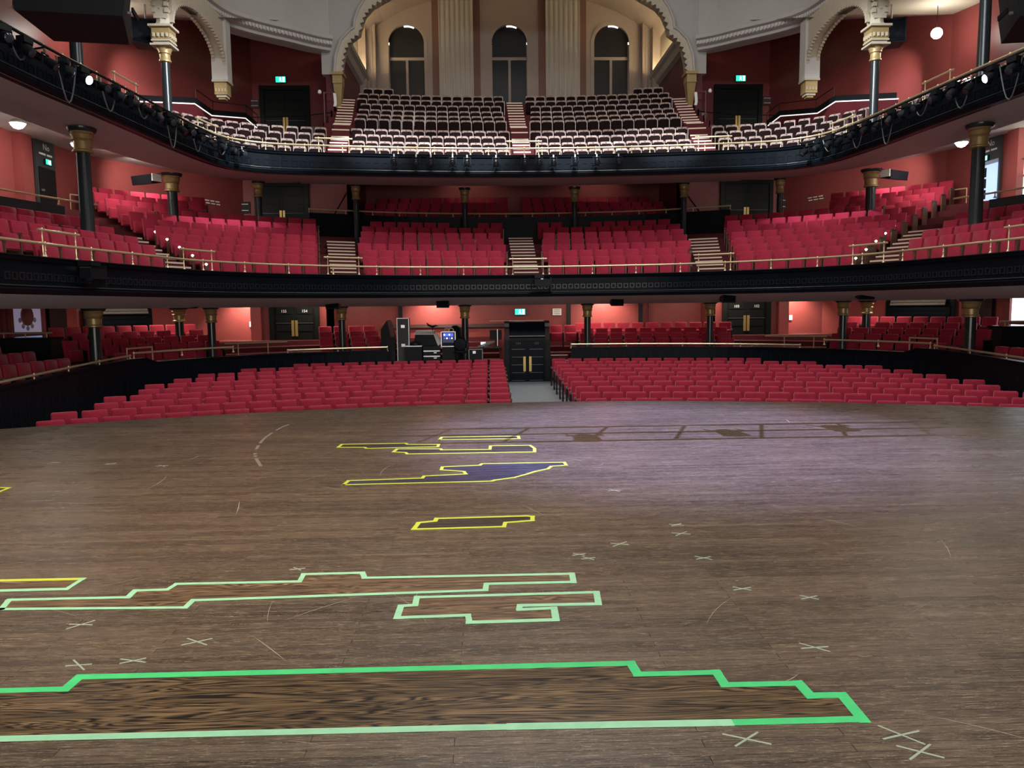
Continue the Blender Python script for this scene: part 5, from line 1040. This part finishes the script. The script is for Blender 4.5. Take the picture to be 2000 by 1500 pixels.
for k, (x, y) in enumerate(((-10.9, 30.2), (-3.5, 30.7), (3.4, 30.7), (10.9, 30.2))): downlight(x, y, 2.2, (x, y + .85, .7), 330, 130, f'small downlight washing the red stalls wall, {ordinal(k + 1)} from the left')
for k, (x, y, z, ty) in enumerate(((-10.4, 34.9, 7.7, 35.6), (-2.4, 38.2, 9.0, 39.5), (4.2, 38.2, 9.0, 39.5), (10.4, 34.9, 7.7, 35.6))): downlight(x, y, z, (x + .2 * (1 if x < 0 else -1), ty, z - 1.6), 70, 110, f'small downlight at the rear balcony wall, {ordinal(k + 1)} from the left')

# ================================================================== TAPED PATCHES AND MARKS ON THE STAGE
PATCH = [
 ('wide dark bare-wood patch framed in bright green tape nearest the camera', GREEN, BARE, .045, [(-3.53, 3.184), (-3.128, 3.185), (-3.125, 3.29), (-0.685, 3.294), (-0.674, 3.19), (-0.329, 3.19), (-0.325, 3.078), (-0.011, 3.075), (-0.006, 2.971), (0.127, 2.969), (0.12, 2.784), (-0.407, 2.784), (-1.234, 2.796), (-3.4, 2.807)], {11: MINT, 12: MINT}),
 ('long tan bare-wood patch framed in mint tape', MINT, BARE2, .034, [(-3.966, 4.104), (-4.007, 4.239), (-3.351, 4.239), (-3.358, 4.341), (-3.177, 4.35), (-3.16, 4.436), (-2.442, 4.436), (-2.447, 4.559), (-2.093, 4.564), (-2.066, 4.474), (-0.824, 4.47), (-0.83, 4.331), (-1.338, 4.328), (-1.343, 4.231), (-2.964, 4.171), (-2.966, 4.069)], {}),
 ('stepped bare-wood patch framed in mint tape right of the long one', MINT, BARE2, .034, [(-1.801, 3.866), (-1.798, 4.024), (-1.722, 4.034), (-1.724, 4.145), (-0.719, 4.163), (-0.732, 3.992), (-1.157, 3.994), (-1.162, 3.938), (-0.976, 3.949), (-0.979, 3.794), (-1.422, 3.786), (-1.433, 3.878)], {}),
 ('small single patch framed in yellow tape at mid stage', YELLOW, DULLP, .034, [(-1.87, 5.471), (-1.849, 5.643), (-1.729, 5.677), (-1.722, 5.747), (-1.036, 5.772), (-0.989, 5.754), (-0.996, 5.641), (-1.201, 5.599), (-1.214, 5.493)], {}),
 ('large jagged yellow-taped patch with violet reflection tinted into its middle', YELLOW, SHEENP, .034, [(-2.653, 6.941), (-2.636, 7.107), (-1.953, 7.161), (-1.941, 7.249), (-1.546, 7.308), (-1.57, 7.427), (-1.796, 7.517), (-1.795, 7.664), (-1.417, 7.709), (-1.392, 7.784), (-0.546, 7.792), (-0.541, 7.637), (-0.695, 7.599), (-0.74, 7.48), (-0.868, 7.37), (-0.954, 7.261), (-1.087, 7.115), (-1.266, 7.021), (-1.3, 6.982)], {}),
 ('yellow-taped strip patch leftmost of the far group', YELLOW, DULLP, .036, [(-3.078, 8.864), (-3.069, 9.064), (-2.317, 9.065), (-2.285, 8.993), (-1.915, 8.96), (-1.916, 8.793), (-2.732, 8.768), (-2.766, 8.836)], {}),
 ('long notched yellow-taped patch in the far group', YELLOW, DULLP, .036, [(-2.395, 8.518), (-2.372, 8.704), (-1.878, 8.66), (-1.857, 8.595), (-1.312, 8.578), (-1.306, 8.804), (-0.848, 8.796), (-0.806, 8.597), (-0.819, 8.381), (-2.221, 8.383), (-2.254, 8.476)], {}),
 ('thin straight yellow-taped patch farthest from the camera', YELLOW, DULLP, .036, [(-1.929, 9.278), (-1.909, 9.462), (-0.96, 9.448), (-0.955, 9.26)], {}),
 ('patch at the left picture edge with one yellow and one mint tape side', MINT, BARE2, .034, [(-4.378, 4.56), (-3.766, 4.558), (-3.772, 4.39), (-4.265, 4.386)], {0: YELLOW}),
 ('tip of a yellow-taped patch at the far left edge of the stage', YELLOW, DULLP, .0345, [(-5.971, 7.092), (-5.725, 7.053), (-5.716, 6.876), (-5.826, 6.865)], {})]
import mathutils
for label, tm, wm, tw, poly, over in PATCH:
    cx = sum(p[0] for p in poly) / len(poly); cy = sum(p[1] for p in poly) / len(poly); t = thing('floor_patch', label, 'floor patch', (cx, cy, 0), 0, 'taped repair patches on the stage floor')
    L_ = [(x - cx, y - cy) for x, y in poly]
    tri = mathutils.geometry.tessellate_polygon([[Vector((x, y, 0)) for x, y in L_]])
    m = MB(); m.add([(x, y, .0015) for x, y in L_], [tuple(f) if (Vector((*L_[f[1]], 0)) - Vector((*L_[f[0]], 0))).cross(Vector((*L_[f[2]], 0)) - Vector((*L_[f[0]], 0))).z > 0 else tuple(f[::-1]) for f in tri]); m.build('bare_wood', wm, t)
    for i in range(len(L_)):
        a, b = Vector(L_[i]), Vector(L_[(i + 1) % len(L_)]); d = (b - a); l = d.length; 
        if l < .01: continue
        d /= l; nn = Vector((-d.y, d.x)) * tw / 2 * random.uniform(.9, 1.1); a2, b2 = a - d * tw * .5, b + d * tw * random.uniform(.3, .6); hz = .0022 + .0004 * (i % 3)
        q = [a2 + nn, b2 + nn * random.uniform(.95, 1.05), b2 - nn, a2 - nn]; MB().prism([(p.x, p.y) for p in q][::-1], .0016, hz).build('tape_strip', over.get(i, tm), t)
XM = [(-3.19, 3.41), (-2.96, 3.44), (-2.74, 3.63), (-3.42, 3.87), (-2.51, 4.66), (-0.74, 4.83), (-0.69, 4.75), (-0.44, 5.03), (0.11, 4.17), (0.43, 4.02), (0.2, 3.41), (-0.37, 2.67), (0.21, 2.67), (0.22, 2.56), (0.03, 5.24), (-5.96, 8.24), (-5.32, 8.11), (-4.72, 7.96), (-0.23, 6.54), (0.04, 4.71), (0.05, 5.46)]
XW = ['left of its twin above the wide green patch', 'right of its twin above the wide green patch', 'plus-shaped, below the long mint patch', 'faint, below the left end of the long mint patch', 'above the notch of the long mint patch', 'upper one of two near the long patch end', 'lower one of two near the long patch end', 'short, above the long patch end', 'right of the stepped patch, nearer one', 'right of the stepped patch, farther one', 'above the right steps of the green patch', 'under the right end of the green patch', 'bottom right corner, upper one', 'bottom right corner, lower one', 'lower one of the pair right of mid stage', 'far left, leftmost of three', 'far left, middle of three', 'far left, rightmost of three', 'faint, right of the jagged patch', 'tiny, right of the long patch', 'upper one of the pair right of mid stage']
for (x, y), wl in zip(XM, XW):
    t = thing('spike_mark', f'pale tape cross on stage, {wl}', 'tape mark', (x, y, 0), random.uniform(-.3, .3), 'tape crosses on the stage'); s_ = (.062 if y < 4.4 else .045) + random.uniform(0, .025)
    for a in (random.uniform(.3, .6), random.uniform(-.7, -.3)): MB().box((0, 0, .001 + (.0006 if a < 0 else 0)), (s_ * 2 * random.uniform(.8, 1.1), .008, .0015), a).build('tape_strip', mat('pale_green_tape', (.34, .40, .30), .6), t)
t = thing('chalk_arc', 'faded white curved line on the left of the stage', 'floor marking')
ap = catmull([(-4.12, 10.74), (-4.16, 10.37), (-4.14, 9.67), (-4.06, 9.09), (-3.95, 8.59), (-3.85, 8.29), (-3.63, 7.76)], 4)
for i in range(len(ap) - 1):
    if i % 6 == 5 or i in (14, 15, 19): continue
    a, b = Vector(ap[i]), Vector(ap[i + 1]); d = (b - a).normalized(); n_ = Vector((-d.y, d.x)) * .018; MB().prism([tuple(p) for p in (a + n_, b + n_, b - n_, a - n_)][::-1], .0005, .0014).build('line_segment', mat('faded_line', (.20, .175, .15), .7), t)

# ================================================================== TRUSS OVER THE STAGE LIP (its shadow falls on the boards)
t = thing('lighting_truss', 'aluminium box truss hung high over the stage lip, above the picture', 'truss', (0.05, 11.9, 8.0))
for dy in (-.29, 0, .27): MB().tube([(-2.1, dy, 0), (2.1, dy, 0)], .028, 8).build('chord', ALU, t, True)
for k in range(8): MB().tube([(-2.0 + .55 * k, -.29, 0), (-1.8 + .55 * k, .27, 0)], .014, 6).build('rung', ALU, t)
for x0 in (-1.8, 1.8): MB().tube([(x0, 0, .15), (x0, 0, 11.2)], .008, 5).build('hanging_wire', CHROME, t)
for k, x0 in enumerate((-.3, .7, 1.5)): fixture('par', x0, 11.75 + .12 * k, 7.7, 0, -.6, f'stage light hung under the truss above the picture, {ordinal(k + 1)} from the left')
